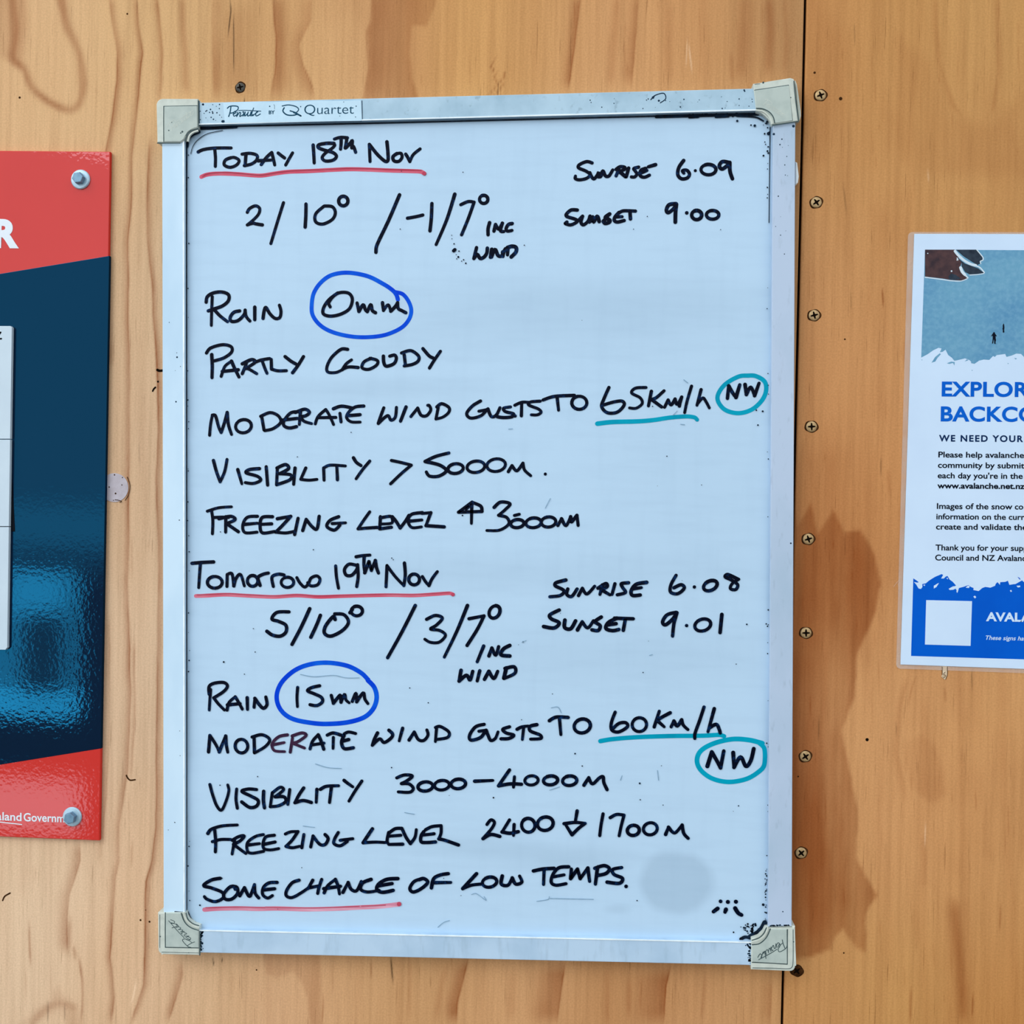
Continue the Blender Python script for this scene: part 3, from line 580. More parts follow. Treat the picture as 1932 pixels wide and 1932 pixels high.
write(hl, [(Bc, '1498,455 1482,520 1482,585;1545,545 1562,475! 1588,520 1602,520 1635,460! 1615,540 1650,550;1740,464 1700,475 1675,518 1690,545 1738,538;1358,722 1330,838! 1365,795 1398,838 1440,822 1468,780 1474,728;1522,742 1508,825;1518,822 1556,742 1590,808 1635,808 1652,765 1668,735;1695,722 1690,800;1690,722 1740,708 1782,722 1780,770 1730,822;1640,770 1640,815')], 6.6, 'black_ink', 'WIND|INC')
write(hl, [(Cc, '392,88 340,75 270,105 262,135 330,165 372,200 340,235 275,250 232,240 232,215;370,182 388,222 412,240 445,200! 455,180 452,220! 475,215 495,165 520,212 550,215 570,190 590,155;648,150 622,212;622,150 660,125 705,130 700,152 640,172! 665,180 710,218;742,138 720,220;838,128 792,142 805,165 822,195 800,222 768,222;905,140 865,155 850,185 858,215 895,225 942,205;865,180 918,160;932,125 1000,105;1270,65 1225,130 1214,200 1250,240 1305,232 1326,195 1300,158 1258,162 1272,186;.1382,162,15;o1508,152,72,50;1700,82 1640,76 1612,118 1640,146 1690,112 1712,84! 1715,170 1738,240')], 6.4, 'black_ink', 'SUNRISE|6.09')
write(hl, [(Cc, '250,540 190,540 145,580 150,602 230,628 250,650 190,682 138,672;150,655 136,668;268,635 300,600! 285,655 308,682 350,650 372,600! 365,655 400,605 405,655 440,600 460,650;560,578 518,612 560,635 555,658 515,668 500,645;500,650 540,600;650,562 612,605 605,640 635,655 700,640;620,605 680,604;640,575 690,548 808,550;755,555 760,625;1196,480 1130,490 1105,540 1122,565 1170,530 1200,484! 1192,560 1190,656;.1300,567,18;o1395,588,48,44;o1548,586,60,42')], 6.4, 'black_ink', 'SUNSET|9.00', 18)
write(hl, [(D, '122,240 118,340 115,458;76,282 85,240 130,212 195,205 245,225 245,270 200,310 130,335 92,348;135,336 180,385 238,430;330,348 285,360 258,400 270,428 320,420 365,375 372,342! 380,390 408,425;445,320 445,415;508,405 516,350 530,322 560,370 600,405 635,398 644,350 632,305;1018,318 1008,285 1050,230 1100,208 1160,215 1186,260 1165,330 1100,372 1020,388 966,370 970,320 1010,262 1075,212;1222,288 1236,352! 1268,302 1285,340 1300,355! 1326,300 1338,345 1362,362;1415,286 1422,345! 1458,302 1478,350! 1515,312 1530,285! 1535,330 1560,345 1592,362')], 6.0, 'black_ink', 'RAIN|0mm', 20)
write(hl, [(D, '118,680 122,770 120,855;78,668 110,630 200,605 265,620 268,662 210,705 135,728;190,845 218,770 268,730! 290,780 325,850;198,808 320,795;350,825 375,765 382,738;350,750 420,718 450,735 400,772 378,785! 400,790 460,825;440,742 490,722 558,710;500,725 520,780 538,822;570,716 572,790! 620,803 685,802;675,695 720,730 758,752;815,695 775,760 732,818;1150,640 1100,640 1030,700 994,770 1000,812 1060,816 1110,795! 1140,750 1180,720;1115,790 1160,774 1230,778;1330,708 1275,735 1260,780 1310,792 1370,760 1376,725 1320,708;1422,692 1425,740 1445,768 1500,750 1520,712 1508,684 1470,692;1580,682 1590,765;1560,668 1630,650 1688,690 1685,730 1640,755 1580,766;1722,635 1770,690 1800,706;1855,655 1810,720 1772,782')], 6.0, 'black_ink', 'PARTLY|CLOUDY')
write(hl, [(E_, '98,468 105,390 118,322! 140,325 165,410 182,448! 205,380 226,302! 235,390 258,462;o345,402,58,48,-12;478,335 495,430;470,330 540,303 600,328 616,375 560,420 500,434;750,296 690,305 642,360 640,398 680,415 732,405;622,358 738,345;760,300 752,390;722,302 790,278 826,300 800,325 762,332! 785,365 842,383;868,385 890,330 945,280! 970,320 1002,390;885,340 1018,338;1000,275 1060,256 1140,270;1048,308 1056,370;1222,255 1160,262 1112,300 1097,340 1130,370 1196,372;1110,325 1195,318;1368,268 1345,330 1328,382! 1395,325 1420,358 1452,335 1460,265;1530,262 1490,365;1565,332 1615,270! 1640,322 1680,325 1710,285 1700,252 1688,250;1765,265 1748,350;1755,262 1790,238 1842,265 1842,300 1800,335 1748,350')], 5.8, 'black_ink', 'MODERATE|WIND', 20)
write(hl, [(F_, '150,214 100,245 66,290 90,318 150,305 185,272;140,276 182,268 195,262! 215,308 245,300 268,255;332,250 290,258 300,278 350,292 340,310 290,315 252,310;345,300 360,305;358,240 400,222 442,222;400,230 398,304;512,215 455,220 442,238 500,262 518,282 495,298 458,298;530,208 600,186 720,180;615,190 624,270;o750,225,46,40;930,132 900,200 886,248 920,285 980,282 1022,240 1010,215 960,220 898,238;1155,132 1092,136 1068,165 1120,195 1132,230 1095,258 1055,256;1188,155 1170,244;1265,152 1220,192 1190,206! 1250,250;1268,252 1290,208! 1308,238 1332,202! 1345,235 1372,190! 1362,225 1358,245;1432,124 1405,215 1390,285;1490,145 1465,240;1470,228 1500,196 1518,215 1540,256')], 5.8, 'black_ink', 'GUSTS-TO|65km/h')
write(hl, [(F_, '1650,198 1658,122! 1682,165 1702,192! 1725,116;1757,114 1765,175! 1792,130 1815,182! 1842,106')], 6.6, 'black_ink', 'upper NW inside a teal ring')
write(hl, [(G_, '85,75 100,130 118,180! 140,130 152,70;205,120 225,190;312,115 262,120 246,136 300,152 318,172 282,188 242,184;345,106 352,196;400,115 396,195;398,112 440,95 455,115 412,140! 466,146 462,170 398,194;487,112 480,192;540,112 515,168! 555,172 595,168;630,172 628,112! 660,98 735,102;693,105 696,170;775,62 790,85 812,100;855,78 820,120 788,165;962,75 1010,85 1060,98! 1010,140 958,190;1245,38 1180,55 1128,80! 1200,98 1232,126 1195,152 1150,152 1134,132;o1278,115,38,24,-8;o1378,106,44,28,-8;o1478,98,46,31,-8;1538,130 1556,100! 1580,126 1610,88! 1618,122 1648,150;.1720,142,8')], 5.9, 'black_ink', 'VISIBILITY|over|5000m|dot', 22)
write(hl, [(G_, '75,318 82,370 80,436;55,325 110,308 174,303;84,356 130,354 160,356;146,352 145,428;112,362 170,350 192,366 150,386! 208,426;302,350 252,355 230,392 240,430 300,428;236,390 302,384;376,352 325,356 315,400 328,432 386,425;312,390 372,387;400,362 466,350! 430,390 392,428! 440,432 482,425;502,360 485,440;525,420 542,365! 570,400 595,412 606,350;702,352 660,370 644,400 680,418 708,394;670,386 736,382;855,328 825,370 797,412! 840,408 892,405;908,352 904,412! 962,404;906,358 955,350 966,362 962,384 908,388;966,352 985,375 1005,408! 1030,375 1048,345;1115,332 1062,340 1044,372 1062,405 1110,402;1050,374 1112,368;1112,336 1156,332! 1142,370 1132,396! 1222,402;1360,280! 1292,330! 1408,326! 1402,300 1362,282;1358,288 1356,385;1330,315 1345,300;.1312,346,4;1468,306 1500,280 1546,288 1525,315 1490,345! 1530,356 1540,388 1495,418 1432,420;1568,346 1592,340;o1582,386,33,20,-6;o1662,382,38,24,-6;o1736,378,36,25,-6;1782,395 1800,362! 1822,396 1845,352! 1848,378 1876,345! 1882,395')], 5.9, 'black_ink', 'FREEZING|LEVEL|3000m', 18)
write(hl, [(H_, '45,122 110,116 197,112;104,120 98,200 92,292;o205,255,52,41;290,284 292,200! 325,195 338,280! 352,230 385,200 412,280;o470,245,37,38;522,276 508,222 545,198 580,190;615,284 606,218 650,198 690,204;o714,255,44,36;780,222 802,260 835,288 862,262 880,225 920,210 942,235 925,272 880,280 856,258;1052,140 1058,220 1072,296;1195,135 1145,128 1114,165 1126,204 1165,205 1200,165 1206,132! 1210,210 1200,284;1195,76 1240,68 1292,64;1252,75 1250,130 1256,188! 1285,110! 1302,172! 1330,102! 1338,150 1352,190;1412,138 1405,286;1412,138! 1470,215 1530,278! 1540,200 1534,120;o1602,235,38,38;1660,215 1682,250 1706,278! 1728,230 1765,180')], 6.0, 'black_ink', 'TOMORROW|19TH|NOV')
write(hl, [(H_, '725,462 640,466 605,512 650,528 702,555 704,602 665,632 610,625 570,598;870,440 810,570 746,690;945,486 918,555 878,640;1048,515 1035,495 982,560 974,612 1020,632 1100,592 1142,535 1110,482 1045,476;o1200,456,40,34;1152,468 1170,445'), (I_, '227,197 160,330 85,465;285,268 330,248 366,262 335,298 305,318 352,325 382,350 350,385 305,386 276,370;495,197 440,330 376,462;503,265 580,250! 545,320 493,402;o634,230,26,34,30')], 6.2, 'black_ink', '5/10|slash|3/7')
write(hl, [(I_, '578,405 545,486;605,456 620,415! 640,452 655,408;712,402 680,420 667,450 712,456;462,530 452,585! 490,555 508,580 522,535;558,532 545,584;582,576 605,535! 630,572 650,535;694,518 682,570;688,520 735,512 738,545 682,572')], 6.6, 'black_ink', 'WIND|INC')
write(hl, [(I_, '1000,66 950,80 946,96 990,120 972,145 918,152;1010,112 1005,140 1030,150 1058,112;1065,146 1085,108! 1108,138 1148,98;1188,92 1175,140;1165,108 1205,84 1212,100 1182,116! 1226,142;1252,85 1237,140;1322,80 1285,85 1292,105 1306,130 1264,142;1415,78 1362,88 1336,120 1342,145 1382,143;1340,112 1388,105;1566,42 1540,90 1538,128 1575,136 1608,108 1592,90 1555,106;.1660,102,9;o1742,95,37,24,-25;1884,62 1832,38 1818,50 1850,66 1882,90 1872,115 1845,110 1855,84 1888,62')], 6.2, 'black_ink', 'SUNRISE|6.08', 19)
write(hl, [(I_, '966,220 918,245 925,265 966,286 940,312 886,305;995,272 994,310 1025,316 1050,276;1060,322 1084,280! 1112,312 1142,275;1182,256 1150,280 1176,300 1166,325 1134,322;1262,262 1218,285 1206,315 1240,326 1272,320;1215,296 1258,290;1250,262 1346,265;1306,265 1295,324;1566,232 1520,245 1497,280 1512,296 1550,265 1570,234! 1555,290 1548,354;.1620,300,9;o1703,297,42,30,-18;1801,243 1792,336')], 6.4, 'black_ink', 'SUNSET|9.01', 21)
write(hl, [(J_, '105,235 95,385;95,270 94,215 130,190 200,184 228,210 200,250 128,296! 160,338 206,385;225,385 240,330 285,288! 310,330 336,378;228,348 320,338;372,295 374,380;422,365 428,300! 460,345 490,372 516,345 508,290;740,220 735,290 738,360;900,208 840,222 812,245 860,266 912,292 920,325 880,352 830,346;985,278 1000,336! 1030,298 1052,278 1056,328! 1082,270 1092,310 1115,332;1138,322 1165,262 1170,325! 1218,260 1230,305 1252,338')], 6.0, 'black_ink', 'RAIN|15mm', 20)
write(hl, [(J_, '90,690 100,570! 145,640 168,690! 215,574! 220,640 230,692;o330,648,46,50,-10;422,582 425,695;408,582 480,565 536,600 505,650 425,698'), (J_, '830,668 850,610 890,565! 910,610 930,670;838,640 932,626;955,568 1000,552 1062,570;1000,585 998,665;1080,558 1112,545 1162,556;1078,570 1060,620 1080,666 1146,660;1066,612 1112,600;1322,552 1298,600 1284,642! 1338,595 1370,622 1420,590 1432,560 1405,532;1505,518 1480,610;1552,604 1590,545! 1620,600 1660,606 1690,568 1682,530;1752,522 1744,615;1745,512 1780,505 1842,545 1832,585 1748,600')], 6.0, 'black_ink', 'MOD|ATE|WIND', 19)
write(hl, [(J_, '665,566 602,580 555,630 570,680 645,688;552,640 642,622;702,590 686,692;700,574 770,552 802,570 742,615 700,626! 740,642 790,662')], 5.8, 'plum_ink', 'two letters in faded plum ink')
write(hl, [(K_, '172,150 120,165 84,215 92,246 150,230 178,192;140,192 184,186! 195,215 212,248 240,235 256,196;326,165 285,180 305,202 352,216 322,236 274,238;372,180 400,166 440,160;412,170 404,242;492,152 452,162 452,190 512,215 516,236 454,240;568,128 610,106 682,108;630,120 638,212;o768,160,50,42,-15;968,76 945,140 948,185 990,196 1042,165 1032,140 990,145 952,178;o1115,152,44,42,-15;1236,70 1205,166;1302,80 1255,105 1222,126! 1266,165;1308,165 1325,130! 1345,160 1372,122! 1382,155 1410,182;1508,45 1480,130 1453,205 1452,236;1570,55 1532,195;1540,172 1582,150 1600,180 1606,202')], 6.0, 'black_ink', 'GUSTS-TO|60km/h', 18)
write(hl, [(K_, '1528,405 1555,318! 1585,370 1608,415! 1628,312;1685,322 1690,412! 1730,348 1762,405 1792,370 1810,298')], 6.8, 'black_ink', 'lower NW inside a teal ring', 22)
write(hl, [(L_, '100,155 120,230 150,310 185,342 220,270 238,200 230,158;295,188 290,260 300,328;440,192 380,188 332,205 400,240 452,272 440,312 390,322 332,282;492,205 490,270 498,325;555,215 540,315;560,212 612,175 636,195 575,245! 640,245 652,280 600,310 540,317;682,192 668,300;784,180 750,230 720,288! 780,272 840,286;880,190 875,285;906,190 950,168 1038,164;985,180 972,286;1078,125 1110,150 1142,172;1208,130 1160,200 1114,276'), (M_, '28,92 75,74 126,80 90,112 58,128! 105,130 132,158 110,182 38,180;o208,146,47,29,-6;o312,138,47,30,-6;o415,130,46,30,-6;518,113 632,108;737,42 700,95 668,142! 740,130 812,132;768,85 762,150;o875,108,42,29,-6;o995,108,45,28,-6;o1115,110,45,30,-6;1205,138 1235,90! 1258,130 1302,92 1325,85 1330,122 1350,166')], 6.0, 'black_ink', 'VISIBILITY|3000-4000m', 20)
write(hl, [(L_, '85,512 110,482 190,457 300,450;135,490 142,570 140,646;118,572 180,556 252,556;280,560 262,662;262,562 310,535 350,530 322,565 272,592! 310,620 362,658;490,520 430,535 374,580 375,642 410,656 492,642;380,596 462,586;570,525 512,535 490,572 492,620 540,632 602,622;490,592 576,574;650,516 690,500 742,498! 700,560 655,606! 700,616 756,605;785,520 770,616;835,610 852,530! 900,590 940,592 962,550 940,520;1036,505 1010,550 1005,586 1050,602 1102,570;1050,562 1142,550;1285,478 1250,530 1217,580! 1300,575 1382,578;1404,505 1392,565 1404,592! 1506,590;1402,512 1450,478 1500,475! 1530,540 1562,586! 1595,540 1605,484;1402,532 1492,525;1660,498 1640,530 1640,572 1680,578 1745,574;1645,525 1735,514;1672,485 1720,462 1786,455! 1785,510 1768,552! 1815,562 1912,596'), (M_, '595,385 620,356 642,372 625,410 570,474! 620,448 676,460;737,356 710,400 690,432! 740,440 792,430;766,385 762,454;o855,390,42,44,-20;o962,380,50,42,-15;1162,300 1150,370;1080,380 1150,372 1212,378! 1170,410 1130,450! 1092,390;1325,318 1312,390 1304,455;1370,342 1410,322 1457,326! 1440,390 1426,456;o1515,422,38,32,-10;o1622,412,44,38,-15;1718,448 1736,402! 1775,438 1822,388! 1832,440 1860,472')], 6.0, 'black_ink', 'FREEZING|LEVEL|2400|down-arrow|1700m', 17)
write(hl, [(N_, '175,182 110,195 54,235 110,252 190,285 196,325 140,352 80,335 60,316;285,262 275,240 240,250 200,300 215,335 262,332 302,290 295,246 250,242;318,310 352,250! 380,308 395,310 425,228! 430,290 456,325;590,212 530,216 490,250 485,300 520,326 556,308;495,266 572,258;750,196 700,215 660,270 658,310 700,322 770,285 820,250;850,196 815,258;822,252 890,238;915,190 895,250 886,292;933,288 960,235 1015,190! 1035,240 1045,296;930,258 1052,240;1070,285 1108,212! 1130,262 1170,272 1204,205;1275,190 1215,215 1200,262 1250,282 1335,270;1470,184 1390,190 1330,225 1318,265 1360,284 1436,270;1325,238 1428,220;1650,184 1590,205 1558,255 1582,282 1640,258 1688,212 1660,184 1625,192;1838,148 1780,158 1732,185 1715,252;1728,214 1856,212'), (O_, '356,106 320,145 284,184! 330,166 382,160;o424,150,38,26,-12;490,118 485,160 520,166 542,128! 560,160 592,150 580,118;652,92 700,82 760,78;708,85 705,162;836,70 786,75 755,108 745,150 770,166 822,158;758,122 812,112;850,82 846,132! 882,82! 896,132! 936,76! 940,110 945,146;986,75 975,160;972,78 1020,64 1048,80 1030,105 982,116;1112,74 1066,84 1072,110 1116,130 1100,156 1036,150;.1135,172,10')], 6.2, 'black_ink', 'SOME|CHANCE|OF|LOW|TEMPS')
write('ink_doodle', [(O_, '.1627,250,10;.1665,253,11;.1707,252,11;1612,287 1600,296 1590,304;1655,292 1650,306;1703,286 1718,310 1736,321')], 6.8, 'black_ink', 'row of little paw marks at the lower right', 40)
write('dot_trail', [(Bc, '.1092,590,5;.1095,628,5;.1117,682,8;1112,756 1126,744;.1170,760,8;.1163,823,11;.1146,842,6;.1140,798,5;.1220,853,8;.1198,868,6;.1243,890,9;.540,523,6')], 6, 'black_ink', None, 90)
write('ink_stain', [(J_, '760,125 860,142 1000,132 1090,150 1190,150'), (L_, '870,5 960,32 1060,38;780,458 865,468;1520,360 1590,372'), (O_, '330,215 355,210 405,245 395,225;670,250 730,240 735,225;740,235 965,240;155,385 185,360 215,350'), (K_, '570,550 630,530;1000,490 1010,462;1225,430 1232,490;580,50 620,45 640,80'), (F_, '1320,300 1345,275;1365,355 1390,358;320,385 345,383;1385,85 1410,105'), (G_, '1720,310 1745,262'), (I_, '775,386 796,377;1430,453 1445,449;780,380 782,388')], 1.3, 'grey_stain', 'faint pen traces left after wiping')
# specks of dried ink and grime along the frame
sp = '.405,296,0;'
def cluster(n, fx, fy, r0, r1):
    out = ''
    for _ in range(n): out += '.%.1f,%.1f,%.2f;' % (fx(), fy(), random.uniform(r0, r1))
    return out
U_ = random.uniform
sp = cluster(26, lambda: U_(1300, 1428), lambda: 214 + abs(random.gauss(0, 2.4)), .8, 2.2) + cluster(16, lambda: 1452 - abs(random.gauss(0, 6)), lambda: U_(225, 300), .8, 1.9)
sp += '.1391,228,2.2;.1424,237,2.5;.1450,252,3.2;.1448,285,1.8;.1449,226,2;.1417,236,1.5;'
sp += cluster(26, lambda: 1447 - abs(random.gauss(0, 2.2)), lambda: U_(1640, 1748), .6, 1.7) + cluster(44, lambda: 1418 + U_(-16, 26), lambda: 1752 + U_(-12, 14), .7, 2.2) + '.1440,1707,2.6;.1384,1759,1.6;.1398,1749,1;'
sp += cluster(30, lambda: 354 + abs(random.gauss(0, 1.5)), lambda: U_(250, 1740), .6, 1.5) + cluster(26, lambda: 1450 - abs(random.gauss(0, 1.6)), lambda: U_(300, 1640), .6, 1.6)
sp += cluster(26, lambda: U_(400, 1420), lambda: U_(1000, 1740), .6, 1.4) + cluster(12, lambda: U_(400, 1430), lambda: U_(260, 1000), .5, 1.2)
sp += '.1427,774,1.6;.1430,802,1.6;.1439,776,1.8;.1389,1253,1;.1409,1178,1.6;.422,1249,1.8;.773,1298,1.2;.808,1326,1.2;.478,1186,1;.561,862,1;.739,1053,1.2;.742,1056,1;.1207,1478,1.8;.1208,1509,1.2;.931,1505,1.6;.1251,1519,1;.984,1358,1;.1085,1422,1.6;.377,1708,1.8;.419,1657,1.2;.358,1699,1.2;'
bm = bmesh.new(); strokes(bm, sp, (0, 0, 1), 3, YS - 0.00065)
for p, w_ in (('352,275 352,300 351.5,420', 3.0), ('351.8,420 352,1000 352,1735', 2.4), ('374,242 400,241.4 430,240 446,239', 5.5), ('440,238 720,232 1240,219', 2.4), ('1238,220 1290,218.6 1340,217.4 1430,215.4', 5.5), ('1300,222 1318,221;1350,221 1375,220;1390,219 1425,221 1440,228', 3.0),
              ('360,1755 376,1752.5 800,1762.5 1200,1771.5 1414,1776.5', 2.2), ('400,1772 416,1776', .1), ('1400,1776 1416,1776.5', 5), ('1449.5,1700 1449,1745', 2.2), ('1453,240 1451,420', 1.6), ('1443,1741 1437,1752 1427,1761 1415,1767', 9), ('1398,1772 1406,1768 1416,1770', 6), ('353,276 355,264 362,255 376,249', 5), ('360,290 364,276 374,263 392,252 420,246', 1.2),
              ('354,1721 359,1732 367,1740 378,1745', 4.2)):
    strokes(bm, p, (0, 0, 1), w_, YS - 0.00065)
o = link('dirt_specks', bm, 'dirt_black', surf, smooth='flat'); o['kind'] = 'stuff'
# grime on the rails, plus a painted shadow beside the top left cap
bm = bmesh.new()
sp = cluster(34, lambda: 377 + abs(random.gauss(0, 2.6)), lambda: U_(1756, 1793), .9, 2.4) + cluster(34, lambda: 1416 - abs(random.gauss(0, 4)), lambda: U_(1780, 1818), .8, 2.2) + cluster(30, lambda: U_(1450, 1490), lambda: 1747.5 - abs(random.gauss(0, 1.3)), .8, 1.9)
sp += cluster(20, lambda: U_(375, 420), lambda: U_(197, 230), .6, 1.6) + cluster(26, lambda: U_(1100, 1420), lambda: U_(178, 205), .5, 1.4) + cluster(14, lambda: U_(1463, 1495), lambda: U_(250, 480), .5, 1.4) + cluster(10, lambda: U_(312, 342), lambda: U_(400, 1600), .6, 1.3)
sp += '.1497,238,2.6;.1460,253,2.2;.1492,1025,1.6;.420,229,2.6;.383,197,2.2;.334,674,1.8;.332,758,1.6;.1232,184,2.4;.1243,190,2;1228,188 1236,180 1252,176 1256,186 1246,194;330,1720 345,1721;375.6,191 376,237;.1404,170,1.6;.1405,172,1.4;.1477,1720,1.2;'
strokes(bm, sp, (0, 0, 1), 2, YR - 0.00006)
o = link('rail_grime_and_shade', bm, 'groove_dirt_and_shade', board, smooth='flat'); o['kind'] = 'stuff'
# brand strip on the top rail
bm = bmesh.new(); prism(bm, P2([(421, 194.2), (560, 191.4), (681, 189.4), (682.6, 226), (681, 228), (560, 230), (426, 232.2), (424, 230)], YR - 0.0004), YR, YR - 0.0004, 0.0001)
plate = link('name_plate', bm, 'plate_white', board)
YP = YR - 0.00045
SCRIPT = ['215,190 206,250 190,300', '175,206 200,186 250,180 296,190 290,225 240,256 208,262', '240,276 272,256 264,240 245,266 250,296 286,280', '292,250 280,300! 312,256 326,260 316,300 346,284', '348,250 362,250 352,296! 376,262', '378,250 372,294 400,272 412,250! 404,292 432,284 446,246! 440,292 470,278', '474,204 452,270 462,292 486,274', '490,270 522,246 516,240 498,268 506,294 550,272', '302,232 400,231 556,240']
bm = bmesh.new()
for i, s in enumerate(SCRIPT): strokes(bm, s, (400, 170, 6.0375), (2.3, 2.2, 2, 2, 2, 2, 1.8, 1.8, 1.5)[i], YP)
link('lettering', bm, 'plate_ink', plate, smooth='flat'); bm = bmesh.new()
for i, (s, w_) in enumerate((('800,181 870,169 950,185 986,215 972,245 940,262', 2.0), ('822,202 808,240 850,280 920,287 975,274', 2.6), ('890,236 950,256 1012,294', 2.2), ('930,252 970,272 1012,294', 3.0))): strokes(bm, s, (400, 170, 6.0375), w_, YP)
link('emblem', bm, 'plate_ink', plate, smooth='flat'); bm = bmesh.new()
strokes(bm, '705,165 712,180 712,215;.657,185,8;.1642,183,7;.1635,306,6;.1010,188,7;.1500,135,5;.1455,295,5', (400, 170, 6.0375), .8, YP)
link('scuff', bm, 'plate_ink', plate, smooth='flat')['kind'] = 'stuff'
text('lettering', 'BY', (507, 215.6), (518.6, 215.2), 7, YP, 'plate_ink', plate, bold=0.04)
text('lettering', 'Quartet', (574, 215.4), (667.5, 214.2), 17.6, YP, 'plate_ink', plate, bold=-0.006)
bm = bmesh.new(); strokes(bm, '.421.5,229,2.6;424,232.8 560,231.2 682,228.6;683,190 684,226', (0, 0, 1), 1.2, YR - 0.00008); link('plate_edge_line', bm, 'groove_dirt_and_shade', board, smooth='flat')  # thin dark lines along the lower and right edges of the plate
# corner caps
def cap(outline, panel, grooves, band, script, label):
    bm = bmesh.new(); prism(bm, P2(outline, YC + 0.0004), -0.0002, YC + 0.0004, 0.0007)
    c = link('corner_cap', bm, 'grey_plastic_rim', board); c['label'] = label
    bm = bmesh.new(); prism(bm, P2(panel, YC), YC + 0.0006, YC, 0.0003); link('raised_panel', bm, 'grey_plastic', c)
    bm = bmesh.new()
    for s, w_ in grooves: strokes(bm, s, (0, 0, 1), w_, YC + 0.00034 if w_ < 1.9 else YC - 0.00004)
    link('groove_and_edge_line', bm, 'cap_groove_and_shade', c, smooth='flat')
    q = spline([at(*p, YC - 0.0002)[[0, 2]] for p in band], k=5)
    bm = bmesh.new(); n = len(q); prof = [(-1, 0.0006), (-0.6, -0.0003), (0.6, -0.0003), (1, 0.0006)]; rows = []
    for i in range(n):
        t = q[min(i + 1, n - 1)] - q[max(i - 1, 0)]; t /= np.linalg.norm(t); nn = np.array((-t[1], t[0]))
        rows.append([bm.verts.new((q[i][0] + nn[0] * a * 0.0008, YC + d_, q[i][1] + nn[1] * a * 0.0008)) for a, d_ in prof])
    for i in range(n - 1):
        for j in range(3): bm.faces.new((rows[i][j], rows[i][j + 1], rows[i + 1][j + 1], rows[i + 1][j]))
    link('arc_bead', bm, 'grey_plastic_rim', c)
    (sx, sy), (ex, ey), hgt, st = script
    d_ = np.array((ex - sx, ey - sy), float); Ls = np.linalg.norm(d_); d_ /= Ls; u_ = np.array((d_[1], -d_[0]))
    bm = bmesh.new()
    for s in SCRIPT:
        pts = []
        for tk in s.split():
            a_, b_ = tk.rstrip('!').split(','); v = np.array((sx, sy)) + d_ * (float(a_) - 175) / 380 * Ls + u_ * (300 - float(b_)) / 115 * hgt
            pts.append('%.2f,%.2f' % tuple(v) + ('!' if tk.endswith('!') else ''))
        strokes(bm, ' '.join(pts), (0, 0, 1), st, YC - 0.00006)
    link('embossed_script', bm, 'cap_groove_and_shade' if st > .8 else 'grey_plastic_rim', c, smooth='flat')
cap([(295.6, 198)] + arc(305.6, 196.6, 10, 10, 180, 270, 5) + [(373.3, 186), (373.6, 241), (364, 243.5), (356, 248), (350, 256), (348, 263.5), (341, 268.6), (296.4, 268.8)],
    [(310, 200.6), (371.6, 199.6), (372.2, 239.6), (362, 242), (354, 247), (348.6, 255), (346.6, 262), (340.4, 266.8), (310.2, 267)],
    [('309,267 308.8,230 309,200.6! 340,200 372,199.4', 1.7), ('374.3,190 374.6,240', 1.9), ('373,242.3 360,246.5 353,253 350,262 349.6,266', 2.0), ('.324,231,1.0;.318.5,246,1.3;.344,248.5,1.9;.341,251,1.4;297,270 340,270', 2.1)],  # the stroke just past the right edge is the cap's shadow, painted dark
    [(374, 246), (364, 249.5), (357, 256), (354, 267)], ((322, 248), (368, 214), 14, .7), 'top left corner cap, lettering worn away')
cap([(1421, 157.6), (1450, 153.8), (1491, 146.8)] + [(1497, 148.5), (1500, 153)] + [(1506.4, 228.4), (1457.5, 235.4), (1450.5, 223), (1441, 214), (1427, 210)],
    [(1424.4, 170.4), (1487.6, 161), (1489, 162.6), (1495.4, 227.4), (1462.4, 232.6), (1456, 217), (1442, 206.4), (1427, 204.6)],
    [('1424,170.2 1456,165.6 1487.6,160.8! 1489.4,180 1495.2,227', 1.7), ('1427,204.4 1440,205.6 1452,212 1459,221 1461.6,232', 2.0), ('1458,236 1482,232.6 1506,229', 2.2), ('1498,153 1501,185 1506.6,227', 2.0), ('1437,190 1449,185;1457,188 1461,184.6;1461,195 1476,207;1444,199 1449,202 1450,199;.1461,213,1.4;.1468,217,1.5;.1472,221,1.2;.1475,204,1.3;.1440,155.8,1.9;1424,159 1434,158;.1492,184,1', 1.0)],
    [(1427, 207.6), (1440, 210), (1449, 217), (1455, 227), (1457, 234)], ((1438, 196), (1478, 222), 12, .7), 'top right corner cap, cracked and tilted')
cap([(297.6, 1722), (350, 1721.6), (351.4, 1729), (355, 1735.6), (364.5, 1743.6), (375.6, 1747.6), (375.6, 1802.4), (307, 1801)] + arc(308, 1791, 9.5, 9.5, 95, 180, 4),
    [(312.6, 1722.8), (341, 1722.4), (345, 1734), (352, 1743), (361, 1749.4), (374.4, 1753.4), (374.4, 1788), (312.8, 1787)],
    [('312,1722 311.8,1755 312,1787.4! 345,1788 374.4,1788.6', 1.8), ('342,1723 346,1735 352,1744 361,1750.6 374.4,1755.4', 2.0), ('351,1723 355,1735 364,1742.6 375,1746.4', 1.9), ('301.6,1726 301.6,1788;305,1796.4 375,1798', 1.0), ('377,1757 377,1802', 2.2), ('.302,1767,1.6;.356,1797.5,1', 1.2)],
    [(346, 1722), (350, 1733), (357, 1741), (366, 1747.6), (375.6, 1750.6)], ((369, 1779), (324, 1732), 15, 1.3), 'bottom left corner cap with raised lettering')
